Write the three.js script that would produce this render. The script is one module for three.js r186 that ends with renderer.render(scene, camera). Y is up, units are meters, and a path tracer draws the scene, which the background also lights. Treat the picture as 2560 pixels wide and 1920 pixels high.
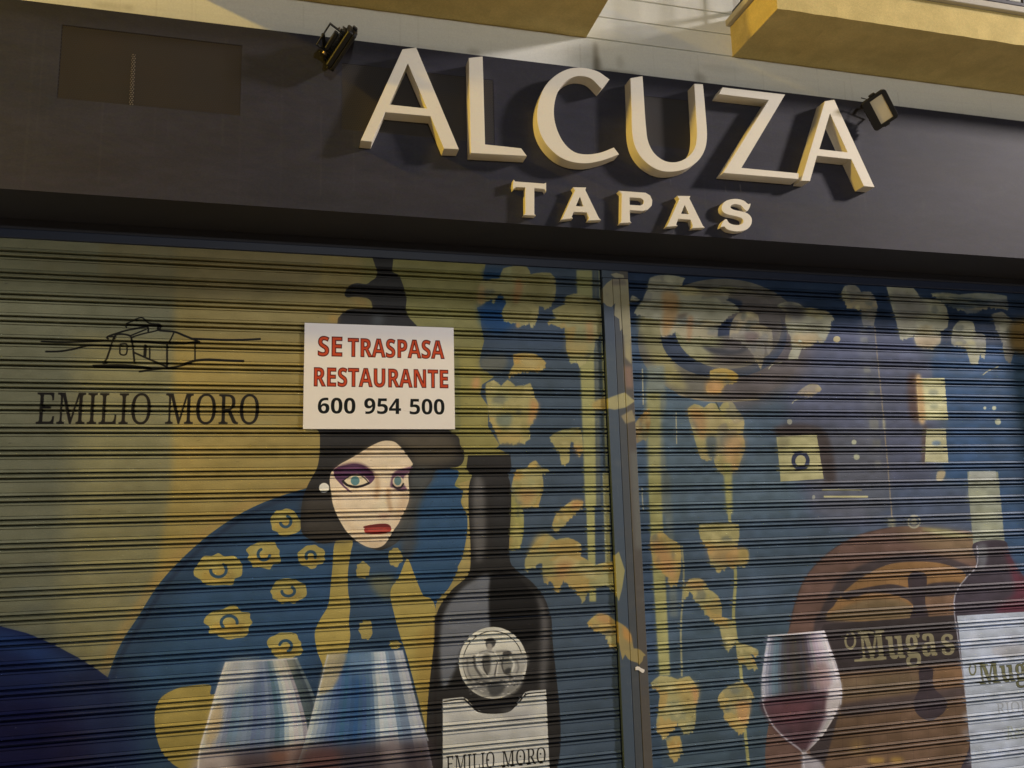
import * as THREE from 'three';
import { RoundedBoxGeometry } from 'three/addons/geometries/RoundedBoxGeometry.js';
import { mergeGeometries, toCreasedNormals } from 'three/addons/utils/BufferGeometryUtils.js';

// ---------------------------------------------------------------- camera, sky, exposure
const scene = new THREE.Scene();
const FOCAL = 2017.713, CX = 1280, CY = 960;                    // the photograph's lens, in its own pixels (2560 x 1920)
const camera = new THREE.PerspectiveCamera(2 * Math.atan(CY / FOCAL) * 180 / Math.PI, 4 / 3, 0.05, 200);
camera.position.set(0, 1.602, 4.538);
camera.rotation.order = 'YXZ';
camera.rotation.set(0.162781, -0.257768, -0.026121);
camera.updateMatrixWorld(true);
scene.add(camera);

const renderer = new THREE.WebGLRenderer({ antialias: true });
renderer.toneMapping = THREE.LinearToneMapping;
renderer.toneMappingExposure = 0.95;
renderer.shadowMap.enabled = true;
{                                                               // night sky over a town: dark blue, a little paler towards the horizon
  const w = 64, h = 32, d = new Float32Array(w * h * 4);
  for (let j = 0; j < h; j++) for (let i = 0; i < w; i++) {
    const up = Math.max(0, Math.sin(((j + 0.5) / h - 0.5) * Math.PI)), k = 1 - 0.45 * up, o = (j * w + i) * 4;
    d[o] = 0.020 * k; d[o + 1] = 0.026 * k; d[o + 2] = 0.044 * k; d[o + 3] = 1;
  }
  const sky = new THREE.DataTexture(d, w, h, THREE.RGBAFormat, THREE.FloatType);
  sky.mapping = THREE.EquirectangularReflectionMapping; sky.magFilter = THREE.LinearFilter; sky.needsUpdate = true;
  scene.background = sky; scene.environment = sky;
}
// the street lamps that light the place (they stand outside the frame; built further down)
const LAMPS = {
  sodium: { head: [-9.0, 7.9, 3.5], pole: [-9.0, 2.1], color: [1.0, 0.64, 0.07], candela: 400, radius: 16 },
  white: { head: [13.0, 8.1, 5.6], pole: [13.0, 7.2], color: [1.0, 0.90, 0.85], candela: 560, radius: 30 },
  far: { head: [1.5, 4.7, 14.9], pole: [1.5, 16.0], color: [1.0, 0.99, 0.92], candela: 150, radius: 12 },
};

// ---------------------------------------------------------------- helpers
let seed = 7;
const rnd = () => { seed = (seed * 1664525 + 1013904223) >>> 0; return seed / 4294967296; };
const rr = (a, b) => a + (b - a) * rnd();
function px(u, v, z) {                                          // a pixel of the photograph, met with the upright plane at depth z
  const d = new THREE.Vector3((u - CX) / FOCAL, -(v - CY) / FOCAL, -1).applyQuaternion(camera.quaternion);
  return d.multiplyScalar((z - camera.position.z) / d.z).add(camera.position);
}
const Z = (ox, oy, s) => (x, y) => [ox + x / s, oy + y / s];    // a coordinate read off an enlarged crop -> a pixel of the photograph
const taken = {};
function numbered(n) { const k = taken[n] = (taken[n] ?? -1) + 1; return k ? n + '_' + String(k).padStart(3, '0') : n; }
function place(o) { o.traverse(m => { if (m.isMesh) { m.castShadow = true; m.receiveShadow = true; } }); return o; }
function mesh(name, geo, mat, parent) {
  const m = new THREE.Mesh(geo, mat); m.name = name; m.castShadow = m.receiveShadow = true;
  if (parent) parent.add(m);
  return m;
}
function tag(o, label, category, group) { Object.assign(o.userData, { label, category }); if (group) o.userData.group = group; return o; }
function thing(name, label, category, group) {
  const g = new THREE.Group(); g.name = numbered(name); scene.add(g); return tag(g, label, category, group);
}
function structure(name, geo, mat) { const m = mesh(name, geo, mat, scene); m.userData.kind = 'structure'; return m; }
const box = (x0, x1, y0, y1, z0, z1) => new THREE.BoxGeometry(x1 - x0, y1 - y0, z1 - z0).translate((x0 + x1) / 2, (y0 + y1) / 2, (z0 + z1) / 2);
const rbox = (x0, x1, y0, y1, z0, z1, r = 0.006, s = 2) => new RoundedBoxGeometry(x1 - x0, y1 - y0, z1 - z0, s, r).translate((x0 + x1) / 2, (y0 + y1) / 2, (z0 + z1) / 2);
const lin = (...c) => new THREE.Color().setRGB(...c);
const phys = (color, roughness, specularIntensity, extra = {}) => new THREE.MeshPhysicalMaterial({ color: Array.isArray(color) ? lin(...color) : color, roughness, specularIntensity, ...extra });
const std = (color, roughness = 0.8, extra = {}) => new THREE.MeshStandardMaterial({ color: Array.isArray(color) ? lin(...color) : color, roughness, ...extra });

// ---- canvases
function canvas(w, h, fill) { const c = document.createElement('canvas'); c.width = w; c.height = h; const g = c.getContext('2d'); if (fill) { g.fillStyle = fill; g.fillRect(0, 0, w, h); } return g; }
function texture(g, srgb = true) {
  const t = new THREE.CanvasTexture(g.canvas); if (srgb) t.colorSpace = THREE.SRGBColorSpace;
  t.wrapS = t.wrapT = THREE.RepeatWrapping; t.magFilter = THREE.LinearFilter; t.anisotropy = 8; return t;
}
function grain(g, n, sizes, alpha, tones, y0 = 0) {             // soft blotches of slightly other paint
  g.save();
  const { width: w, height: h } = g.canvas;
  for (let i = 0; i < n; i++) {
    const r = rr(...sizes), t = tones[Math.floor(rnd() * tones.length)], x = rnd() * w, y = y0 + rnd() * (h - y0), a = alpha * rr(0.4, 1);
    const gr = g.createRadialGradient(x, y, 0, x, y, r);
    gr.addColorStop(0, `rgba(${t},${a})`); gr.addColorStop(1, `rgba(${t},0)`);
    g.fillStyle = gr; g.save(); g.translate(x, y); g.scale(rr(0.8, 2.2), rr(0.5, 1)); g.translate(-x, -y);
    g.fillRect(x - r, y - r, 2 * r, 2 * r); g.restore();
  }
  g.restore();
}
function speckle(g, amount) {                                   // pixel-fine roughness of a painted face
  const { width: w, height: h } = g.canvas, d = g.getImageData(0, 0, w, h);
  for (let i = 0; i < d.data.length; i += 4) { const k = 1 + (rnd() - 0.5) * amount; for (let c = 0; c < 3; c++) d.data[i + c] = Math.min(255, d.data[i + c] * k); }
  g.putImageData(d, 0, 0);
}
function mottle(g, amp, cells = [150, 46, 14], stretch = 1.8) {    // sprayed paint is never even: clouds of three sizes
  const { width: w, height: h } = g.canvas, d = g.getImageData(0, 0, w, h), D = d.data;
  const grids = cells.map(c => { const nx = Math.ceil(w / (c * stretch)) + 2, ny = Math.ceil(h / c) + 2, a = new Float32Array(nx * ny); for (let i = 0; i < a.length; i++) a[i] = rnd() - 0.5; return { c, nx, a }; });
  for (let y = 0; y < h; y++) for (let x = 0; x < w; x++) {
    let n = 0;
    for (const { c, nx, a } of grids) {
      const u = x / (c * stretch), v = y / c, i = Math.floor(u), j = Math.floor(v); let fu = u - i, fv = v - j; fu = fu * fu * (3 - 2 * fu); fv = fv * fv * (3 - 2 * fv); const o = j * nx + i;
      n += (a[o] * (1 - fu) + a[o + 1] * fu) * (1 - fv) + (a[o + nx] * (1 - fu) + a[o + nx + 1] * fu) * fv;
    }
    const k = 1 + n * amp, o = (y * w + x) * 4; D[o] = Math.min(255, D[o] * k); D[o + 1] = Math.min(255, D[o + 1] * k); D[o + 2] = Math.min(255, D[o + 2] * (k + n * amp * 0.15));
  }
  g.putImageData(d, 0, 0);
}
function wear(g, n) {                                            // chips, scuffs and specks of grime
  const { width: w, height: h } = g.canvas;
  for (let i = 0; i < n; i++) {
    const x = rnd() * w, y = rnd() * h, dk = rnd() < 0.6; g.fillStyle = dk ? `rgba(34,30,26,${rr(0.1, 0.4)})` : `rgba(196,190,176,${rr(0.1, 0.4)})`;
    g.beginPath(); g.ellipse(x, y, rr(0.5, dk ? 5 : 2.5), rr(0.4, 1.2), rr(-0.2, 0.2), 0, 7); g.fill();
  }
  for (let i = 0; i < n / 14; i++) { const x = rnd() * w, y = rnd() * h, l = rr(10, 90); g.strokeStyle = `rgba(${rnd() < 0.5 ? '40,36,32' : '180,176,164'},${rr(0.08, 0.3)})`; g.lineWidth = rr(0.5, 1.3); g.beginPath(); g.moveTo(x, y); g.lineTo(x + l * rr(-0.3, 0.6), y + l * rr(-0.1, 0.5)); g.stroke(); }
}
// paint colours: what the photograph shows, divided by the tint of the lamplight on white paper
const GAIN = [1.12, 1.28, 1.5];
function P(r, g, b, k = 1) {
  const y = 0.35 * r + 0.5 * g + 0.15 * b, w = 0.14; r += (y - r) * w; g += (y - g) * w; b += (y - b) * w;
  const f = (v, q) => { let l = v / 255; l = l <= 0.04045 ? l / 12.92 : ((l + 0.055) / 1.055) ** 2.4; l = Math.min(0.84, l * q * k); return Math.round(255 * (l <= 0.0031308 ? l * 12.92 : 1.055 * l ** (1 / 2.4) - 0.055)); };
  return [f(r, GAIN[0]), f(g, GAIN[1]), f(b, GAIN[2])].join(',');
}
const rgb = c => `rgb(${c})`;

// ---------------------------------------------------------------- measured places
const GY = -0.32;                                               // pavement level
const SLAT = 0.115, GROOVE0 = 3.0, SHUT_TOP = 3.098;
const ZF = 0.42, F_BOT = 3.203, F_TOP = 4.192;                  // sign fascia: front, lower and upper edge
const ZW = 0.36, BALC_Y = 4.432, ZB = 0.862;                    // wall above, balcony soffit height, balcony front
const POST0 = 1.785, POST1 = 1.957, POSTZ = 0.024;
const X_LEFT = -2.05, X_RIGHT = 5.42;                           // the shutter opening

// ---------------------------------------------------------------- street
{
  const g = canvas(1024, 1024, 'rgb(128,122,114)');
  grain(g, 500, [10, 90], 0.10, ['96,92,86', '150,144,134', '110,100,90']); speckle(g, 0.16);
  const t = texture(g); t.repeat.set(6, 6);
  const m = std([1, 1, 1], 0.88, { map: t });
  const pave = structure('pavement', box(-20, 20, -0.1, 0, -0.4, 8).translate(0, GY, 0), m);
  const g2 = canvas(512, 512, 'rgb(66,65,64)'); grain(g2, 300, [6, 50], 0.12, ['48,48,48', '84,82,80']); speckle(g2, 0.3);
  const t2 = texture(g2); t2.repeat.set(14, 14);
  structure('far_pavement', box(-20, 20, -0.1, 0, 14.45, 24).translate(0, GY, 0), m);
  structure('far_kerb', rbox(-20, 20, -0.25, 0.004, 14.3, 14.45, 0.02).translate(0, GY, 0), std([0.32, 0.31, 0.29], 0.85));
  structure('road', box(-60, 60, -0.24, -0.12, 8.15, 14.3).translate(0, GY, 0), std([1, 1, 1], 0.9, { map: t2 }));
  structure('kerb', rbox(-20, 20, -0.25, 0.004, 8.0, 8.15, 0.02).translate(0, GY, 0), std([0.32, 0.31, 0.29], 0.85));
}

// ---------------------------------------------------------------- wall above the shop
const plaster = (() => {
  const g = canvas(1024, 1024, 'rgb(228,229,222)');
  grain(g, 420, [8, 80], 0.10, ['212,212,203', '238,238,231', '202,198,187']); speckle(g, 0.05);
  return g;
})();
{
  const t = texture(plaster); t.repeat.set(0.5, 0.5);
  const bumpG = canvas(512, 512, 'rgb(128,128,128)'); grain(bumpG, 900, [3, 22], 0.35, ['90,90,90', '170,170,170']); speckle(bumpG, 0.25);
  const bt = texture(bumpG, false); bt.repeat.set(2, 2);
  const m = std([1, 1, 1], 0.9, { map: t, bumpMap: bt, bumpScale: 0.0015 });
  const uvm = geo => { const p = geo.attributes.position, uv = geo.attributes.uv; for (let i = 0; i < p.count; i++) uv.setXY(i, p.getX(i) + p.getZ(i), p.getY(i)); return geo; };
  const f = thing('building_facade', 'pale plastered building wall above the dark shop fascia, between and behind the balconies', 'wall');
  // the smooth band right above the fascia, with its own stains near the gap between the balconies
  const X0 = -3.5, W = 10.5, bandG = canvas(2048, 64, 'rgb(228,229,222)');
  bandG.drawImage(plaster.canvas, 0, 0, 1024, 64); bandG.drawImage(plaster.canvas, 1024, 0, 1024, 64);
  const bY = F_TOP - 0.1, bH = BALC_Y - bY, bx = (u, v) => { const q = px(u, v, ZW); return [(q.x - X0) / W * 2048, (1 - (q.y - bY) / bH) * 64]; };
  for (const [u, v, w, h, a] of [[1490, 150, 3, 22, 0.5], [1494, 165, 5, 12, 0.35], [1550, 155, 5, 8, 0.15], [1752, 196, 7, 6, 0.22], [1742, 186, 4, 10, 0.12], [1800, 172, 26, 5, 0.07], [1565, 186, 22, 3, 0.4], [1520, 180, 14, 2.5, 0.4], [270, 15, 14, 2, 0.25], [320, 19, 5, 2, 0.3], [1185, 130, 8, 3, 0.25]]) {
    const [x, y] = bx(u, v); bandG.save(); bandG.filter = 'blur(2px)'; bandG.fillStyle = `rgba(92,84,66,${a})`; bandG.beginPath(); bandG.ellipse(x, y, w, h, 0, 0, 7); bandG.fill(); bandG.restore();
  }
  for (let i = 0; i < 40; i++) { bandG.strokeStyle = `rgba(110,104,88,${rr(0.03, 0.12)})`; bandG.lineWidth = rr(0.5, 1.6); const x = rnd() * 2048; bandG.beginPath(); bandG.moveTo(x, rr(0, 20)); bandG.lineTo(x + rr(-1, 1), rr(30, 64)); bandG.stroke(); }
  const bandT = texture(bandG), bandM = std([1, 1, 1], 0.85, { map: bandT, bumpMap: bt, bumpScale: 0.001 });
  const bandGeo = box(X0, X0 + W, bY, BALC_Y - 0.004, 0.02, ZW);
  { const p = bandGeo.attributes.position, uv = bandGeo.attributes.uv; for (let i = 0; i < p.count; i++) uv.setXY(i, (p.getX(i) - X0) / W, (p.getY(i) - bY) / bH); }
  mesh('plaster_band', bandGeo, bandM, f);
  // courses of the wall above, each with a shallow joint
  const rows = [BALC_Y + 0.002, 4.583, 4.728, 4.873, 5.018, 5.163, 5.6, 6.04, 6.48, 7.0];
  mesh('wall_core', uvm(box(-3.5, 7, BALC_Y - 0.02, 7.0, 0.0, ZW - 0.012)), m, f);
  for (let i = 0; i + 1 < rows.length; i++) mesh('wall_course', uvm(rbox(-3.5, 7, rows[i] + 0.004, rows[i + 1] - 0.003, ZW - 0.02, ZW - 0.001 - (i % 2) * 0.001, 0.004, 1)), m, f);
  // what carries the wall either side of the shutter opening
  mesh('pier', uvm(box(X_RIGHT, 7, GY, F_BOT - 0.004, -0.3, ZF)), m, f);
  mesh('pier', uvm(box(-3.5, X_LEFT, GY, F_BOT - 0.004, -0.3, ZF)), m, f);
}

// ---------------------------------------------------------------- balconies
{
  const g = canvas(1024, 1024, 'rgb(208,187,122)');
  grain(g, 500, [8, 90], 0.10, ['190,168,104', '220,202,140', '180,160,100']); mottle(g, 0.05, [170, 60, 9], 1); speckle(g, 0.16);
  const t = texture(g);
  const bumpG = canvas(512, 512, 'rgb(128,128,128)'); grain(bumpG, 2600, [2, 7], 0.5, ['70,70,70', '190,190,190']); speckle(bumpG, 0.4);
  const bt = texture(bumpG, false); bt.repeat.set(2.5, 2.5);
  const render = std([1, 1, 1], 0.92, { map: t, bumpMap: bt, bumpScale: 0.003 });
  const capM = std([0.50, 0.47, 0.40], 0.8, { bumpMap: bt, bumpScale: 0.002 });
  const iron = std([0.02, 0.02, 0.024], 0.5, { metalness: 0.6 });
  function balcony(x0, x1, label) {
    const b = thing('balcony', label, 'balcony', 'balconies above the sign');
    // slab with slightly uneven lower arris
    const geo = new THREE.BoxGeometry(x1 - x0, 0.205, ZB - ZW + 0.02, 90, 3, 6).translate((x0 + x1) / 2, BALC_Y + 0.1025, (ZB + ZW - 0.02) / 2);
    const p = geo.attributes.position, uv = geo.attributes.uv, n = geo.attributes.normal;
    for (let i = 0; i < p.count; i++) {
      const X = p.getX(i), Y = p.getY(i), ZZ = p.getZ(i), low = Y < BALC_Y + 0.01;
      const wob = 0.0010 * Math.sin(X * 23 + 1.3) + 0.0008 * Math.sin(X * 57) + 0.0010 * Math.sin(X * 131 + ZZ * 40);
      p.setY(i, Y + (low ? wob : 0));
      if (Math.abs(n.getY(i)) > 0.5) uv.setXY(i, X, ZZ); else if (Math.abs(n.getX(i)) > 0.5) uv.setXY(i, ZZ, Y); else uv.setXY(i, X, Y);
    }
    geo.computeVertexNormals();
    mesh('slab', geo, render, b);
    mesh('cap_stone', rbox(x0 - 0.03, x1 + 0.03, BALC_Y + 0.207, BALC_Y + 0.25, ZW - 0.02, ZB + 0.03, 0.006), capM, b);
    const r = mesh('railing', mergeGeometries([rbox(x0 + 0.02, x1 - 0.02, 4.73, 4.755, ZB - 0.05, ZB - 0.025, 0.004), rbox(x0 + 0.02, x1 - 0.02, 5.62, 5.66, ZB - 0.06, ZB - 0.015, 0.006), rbox(x0 + 0.02, x0 + 0.045, 4.73, 4.755, ZW, ZB - 0.05, 0.004), rbox(x0 + 0.02, x0 + 0.05, 5.62, 5.66, ZW, ZB - 0.05, 0.006)]), iron, b);
    const bar = rbox(-0.008, 0.008, 4.682, 5.62, -0.008, 0.008, 0.003, 1);
    for (let x = x0 + 0.03; x < x1 - 0.02; x += 0.12) { const q = mesh('baluster', bar, iron, b); q.position.set(x, 0, ZB - 0.0375); }
    for (let z = ZW + 0.1; z < ZB - 0.08; z += 0.12) { const q = mesh('baluster', bar, iron, b); q.position.set(x0 + 0.0325, 0, z); }
    return b;
  }
  balcony(-0.70, 1.618, 'mustard balcony whose soffit ends above the letters L and C');
  balcony(2.598, 6.2, 'mustard balcony with pale front edge above the letters Z and A');
}

// ---------------------------------------------------------------- sign fascia
{
  const X0 = -3.4, X1 = 6.6, W = X1 - X0, H = F_TOP - F_BOT;
  const g = canvas(2048, 256, 'rgb(51,51,62)');
  grain(g, 700, [10, 90], 0.16, ['45,47,57', '60,60,66', '54,51,54']); grain(g, 300, [2, 9], 0.12, ['80,77,74', '40,41,49']);
  const at = (u, v) => { const q = px(u, v, ZF); return [(q.x - X0) / W * 2048, (1 - (q.y - F_BOT) / H) * 256]; };
  const drip = (u, v, len, w, a) => { const [x, y] = at(u, v); g.strokeStyle = `rgba(150,142,128,${a})`; g.lineWidth = w; g.beginPath(); g.moveTo(x, y); g.lineTo(x + 0.4, y + len); g.stroke(); };
  for (const d of [[1813, 465, 10, 0.9, 0.35], [1850, 460, 12, 1.0, 0.5], [1676, 448, 9, 0.9, 0.22], [1684, 576, 7, 1.0, 0.4], [1830, 580, 9, 0.9, 0.35], [1862, 585, 6, 0.8, 0.25], [1700, 300, 20, 1.4, 0.06], [1980, 460, 16, 1.2, 0.07]]) drip(...d);
  for (let i = 0; i < 60; i++) { const x = rnd() * 2048; g.strokeStyle = `rgba(120,112,102,${rr(0.02, 0.07)})`; g.lineWidth = rr(0.6, 2.5); g.beginPath(); g.moveTo(x, rr(0, 120)); g.lineTo(x + rr(-1, 1), rr(140, 256)); g.stroke(); }
  mottle(g, 0.08, [90, 30, 8], 2.5); speckle(g, 0.10);
  const t = texture(g); t.repeat.set(1 / W, 1 / H); t.offset.set(-X0 / W, -F_BOT / H);
  const bumpG = canvas(512, 512, 'rgb(128,128,128)'); grain(bumpG, 1500, [2, 14], 0.3, ['95,95,95', '160,160,160']); speckle(bumpG, 0.25);
  const bt = texture(bumpG, false); bt.repeat.set(2, 2);
  const paint = phys([1, 1, 1], 0.6, 0.35, { map: t, bumpMap: bt, bumpScale: 0.0012 });
  const dark = phys([0.036, 0.037, 0.048], 0.6, 0.35);
  const f = thing('sign_fascia', 'dark navy shop fascia carrying the cream sign letters, with perforated vents', 'fascia');
  const vents = [[-1.19, -0.335, 3.69, 4.085], [0.18, 1.022, 3.665, 4.05], [1.925, 2.26, 3.745, 4.06]];
  const s = new THREE.Shape([[X0, F_BOT], [X1, F_BOT], [X1, F_TOP], [X0, F_TOP]].map(q => new THREE.Vector2(...q)));
  for (const [a, b, c, d] of vents) s.holes.push(new THREE.Path([[a, c], [a, d], [b, d], [b, c]].map(q => new THREE.Vector2(...q))));
  mesh('front_panel', new THREE.ExtrudeGeometry(s, { depth: 0.012, bevelEnabled: false }).translate(0, 0, ZF - 0.012), paint, f);
  mesh('soffit', box(X0, X1, F_BOT + 0.001, F_BOT + 0.02, -0.02, ZF - 0.0125), dark, f);
  mesh('top_plate', box(X0, X1, F_TOP - 0.02, F_TOP - 0.001, ZW + 0.002, ZF - 0.0125), dark, f);
  mesh('back_plate', box(X0, X1, F_BOT + 0.02, F_TOP - 0.105, 0.0, 0.02), dark, f);
  // perforated vent sheets: round holes in a staggered grid, 9 mm apart
  const hole = canvas(128, 222, 'rgb(255,255,255)'); hole.fillStyle = 'rgb(0,0,0)';
  for (const [x, y] of [[32, 37], [96, 37], [0, 92.5], [64, 92.5], [128, 92.5], [32, 148], [96, 148], [0, 203.5], [64, 203.5], [128, 203.5], [0, -18.5], [64, -18.5], [128, -18.5]]) { hole.beginPath(); hole.arc(x, y, 19, 0, 7); hole.fill(); }
  const ht = texture(hole, false); ht.repeat.set(1 / 0.024, 1 / 0.0416);
  const vg = canvas(256, 128, 'rgb(56,50,48)'); grain(vg, 160, [5, 40], 0.25, ['66,54,42', '50,48,48', '64,48,38']); speckle(vg, 0.15);
  const vt = texture(vg); vt.repeat.set(1.2, 2.4);
  const sheet = std([0.5, 0.47, 0.46], 0.7, { map: vt, alphaMap: ht, alphaTest: 0.5, side: THREE.DoubleSide });
  const vg2 = canvas(256, 128, 'rgb(62,58,56)'); grain(vg2, 160, [5, 40], 0.2, ['74,60,46', '56,58,66']);
  const vt2 = texture(vg2); vt2.repeat.set(1.2, 2.4);
  const sheet2 = std([0.75, 0.75, 0.75], 0.7, { map: vt2, alphaMap: ht, alphaTest: 0.5, side: THREE.DoubleSide });
  vents.forEach(([a, b, c, d], i) => {
    const geo = new THREE.PlaneGeometry(b - a - 0.001, d - c - 0.001).translate((a + b) / 2, (c + d) / 2, ZF - 0.0015);
    const p = geo.attributes.position, uv = geo.attributes.uv; for (let k = 0; k < p.count; k++) uv.setXY(k, p.getX(k), p.getY(k));
    mesh('vent_grille', geo, i ? sheet2 : sheet, f);
    mesh('vent_back', box(a - 0.03, b + 0.03, c - 0.03, d + 0.03, ZF - 0.05, ZF - 0.034), dark, f);
  });
  mesh('vent_strut', rbox(-0.868, -0.85, 3.68, 3.98, ZF - 0.032, ZF - 0.016, 0.005), std([0.3, 0.27, 0.23], 0.6), f);
}

// ---------------------------------------------------------------- sign letters
{
  const g = canvas(512, 512, 'rgb(224,218,203)'); grain(g, 260, [6, 60], 0.07, ['208,200,182', '233,229,217']); grain(g, 60, [2, 6], 0.12, ['150,138,110']); speckle(g, 0.03);
  const t = texture(g); t.repeat.set(1.5, 1.5);
  const cream = std([1, 1, 1], 0.55, { map: t });
  const pts = (zoom, list, z) => { const o = []; for (let i = 0; i < list.length; i += 2) { const q = px(...zoom(list[i], list[i + 1]), z); o.push(new THREE.Vector2(q.x, q.y)); } return o; };
  const round = (v, closed = true) => new THREE.CatmullRomCurve3(v.map(q => new THREE.Vector3(q.x, q.y, 0)), closed, 'centripetal').getPoints(v.length * 5).map(q => new THREE.Vector2(q.x, q.y));
  function letter(label, group, front, depth, outline, hole) {
    const s = new THREE.Shape(outline); if (hole) s.holes.push(new THREE.Path(hole));
    const geo = new THREE.ExtrudeGeometry(s, { depth: depth - 0.002, bevelEnabled: true, bevelSize: 0.0015, bevelThickness: 0.0015, bevelOffset: -0.0015, bevelSegments: 1, curveSegments: 8 }).translate(0, 0, front - depth + 0.0005);
    const m = mesh(numbered('sign_letter'), toCreasedNormals(geo, 0.6), cream, scene);
    return tag(m, label, 'letter', group);
  }
  const D = 0.085, FR = ZF + D + 0.001, G = 'large letters of the upper sign word';
  const z1 = Z(780, 40, 4.6075), z2 = Z(780, 0, 2.572), z3 = Z(1560, 0, 2.212), z5 = Z(2000, 180, 5.185);
  letter('large cream letter A that starts the upper word, beside a black floodlight', G, FR, D,
    pts(z1, [1042, 382, 1200, 362, 1692, 1535, 1520, 1528, 1365, 1155, 845, 1108, 690, 1448, 560, 1435], FR), pts(z1, [1105, 540, 1330, 1070, 885, 1022], FR));
  letter('large cream letter L between the A and the C', G, FR, D, pts(z2, [1008, 372, 1097, 362, 1113, 928, 1345, 953, 1382, 1003, 1020, 984], FR));
  {
    const o = round(pts(z2, [1913, 510, 1840, 460, 1750, 436, 1660, 440, 1570, 482, 1500, 552, 1460, 645, 1447, 750, 1465, 850, 1510, 932, 1580, 1000, 1660, 1038, 1760, 1050, 1870, 1030, 1975, 992], FR), false);
    const i = round(pts(z2, [1942, 948, 1850, 982, 1760, 992, 1690, 978, 1630, 930, 1585, 855, 1558, 760, 1560, 660, 1588, 575, 1640, 515, 1710, 489, 1790, 503, 1862, 572], FR), false);
    letter('large cream round letter C between the L and the U', G, FR, D, [...o, ...i]);
  }
  {
    const o = round(pts(z3, [35, 432, 41, 600, 48, 760, 76, 842, 130, 905, 200, 943, 270, 949, 350, 930, 410, 888, 446, 830, 459, 760, 450, 610, 437, 465], FR), false);
    const i = round(pts(z3, [388, 463, 397, 620, 402, 760, 389, 822, 350, 870, 290, 896, 225, 889, 167, 846, 134, 782, 122, 700, 112, 560, 103, 420], FR), false);
    letter('large cream letter U with rounded bottom between the C and the Z', G, FR, D, [...o, ...i]);
  }
  letter('large cream letter Z between the U and the last A', G, FR, D, pts(z3, [545, 482, 892, 522, 650, 928, 966, 958, 966, 991, 548, 956, 800, 553, 524, 520], FR));
  letter('large cream letter A that ends the upper word, touching the Z', G, FR, D,
    pts(z5, [322, 378, 445, 357, 968, 1493, 828, 1480, 665, 1132, 222, 1085, 130, 1415, 15, 1408], FR), pts(z5, [388, 530, 622, 1045, 248, 1003], FR));
  const d = 0.042, fr = ZF + d + 0.001, S = 'small letters of the lower sign word', z7 = Z(1250, 440, 3.403);
  letter('small cream serif letter T starting the lower word', S, fr, d, pts(z7, [116, 30, 130, 46, 375, 64, 393, 56, 393, 132, 378, 112, 292, 103, 292, 322, 305, 336, 202, 331, 215, 318, 214, 98, 136, 93, 114, 112, 108, 80], fr));
  letter('small cream serif letter A between the T and the P', S, fr, d, pts(z7, [622, 95, 733, 97, 726, 118, 843, 358, 862, 374, 748, 379, 757, 358, 738, 310, 627, 305, 610, 348, 622, 360, 518, 371, 530, 357, 637, 122], fr), pts(z7, [680, 172, 714, 262, 643, 257], fr));
  letter('small cream serif letter P in the middle of the lower word', S, fr, d, pts(z7, [1012, 125, 1240, 142, 1278, 165, 1296, 205, 1292, 250, 1260, 284, 1215, 298, 1105, 290, 1107, 384, 1120, 396, 1020, 400, 1031, 385, 1035, 150], fr), pts(z7, [1100, 178, 1195, 185, 1222, 202, 1226, 220, 1222, 240, 1195, 253, 1102, 248], fr));
  letter('small cream serif letter A between the P and the S', S, fr, d, pts(z7, [1508, 168, 1620, 170, 1612, 190, 1728, 424, 1745, 438, 1632, 444, 1640, 425, 1622, 372, 1515, 365, 1500, 412, 1514, 424, 1412, 432, 1424, 420, 1525, 195], fr), pts(z7, [1572, 242, 1611, 327, 1538, 322], fr));
  letter('small cream serif letter S ending the lower word', S, fr, d, round(pts(z7, [2132, 235, 2112, 238, 2080, 212, 2030, 196, 1970, 197, 1915, 216, 1887, 255, 1892, 298, 1928, 324, 2020, 346, 2064, 366, 2068, 394, 2040, 414, 1990, 414, 1948, 396, 1926, 366, 1900, 382, 1880, 434, 1906, 430, 1936, 455, 1990, 470, 2050, 470, 2106, 450, 2140, 405, 2140, 355, 2110, 320, 2050, 300, 1985, 284, 1962, 265, 1972, 246, 2010, 240, 2050, 252, 2080, 285, 2104, 298], fr)));
}

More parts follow.
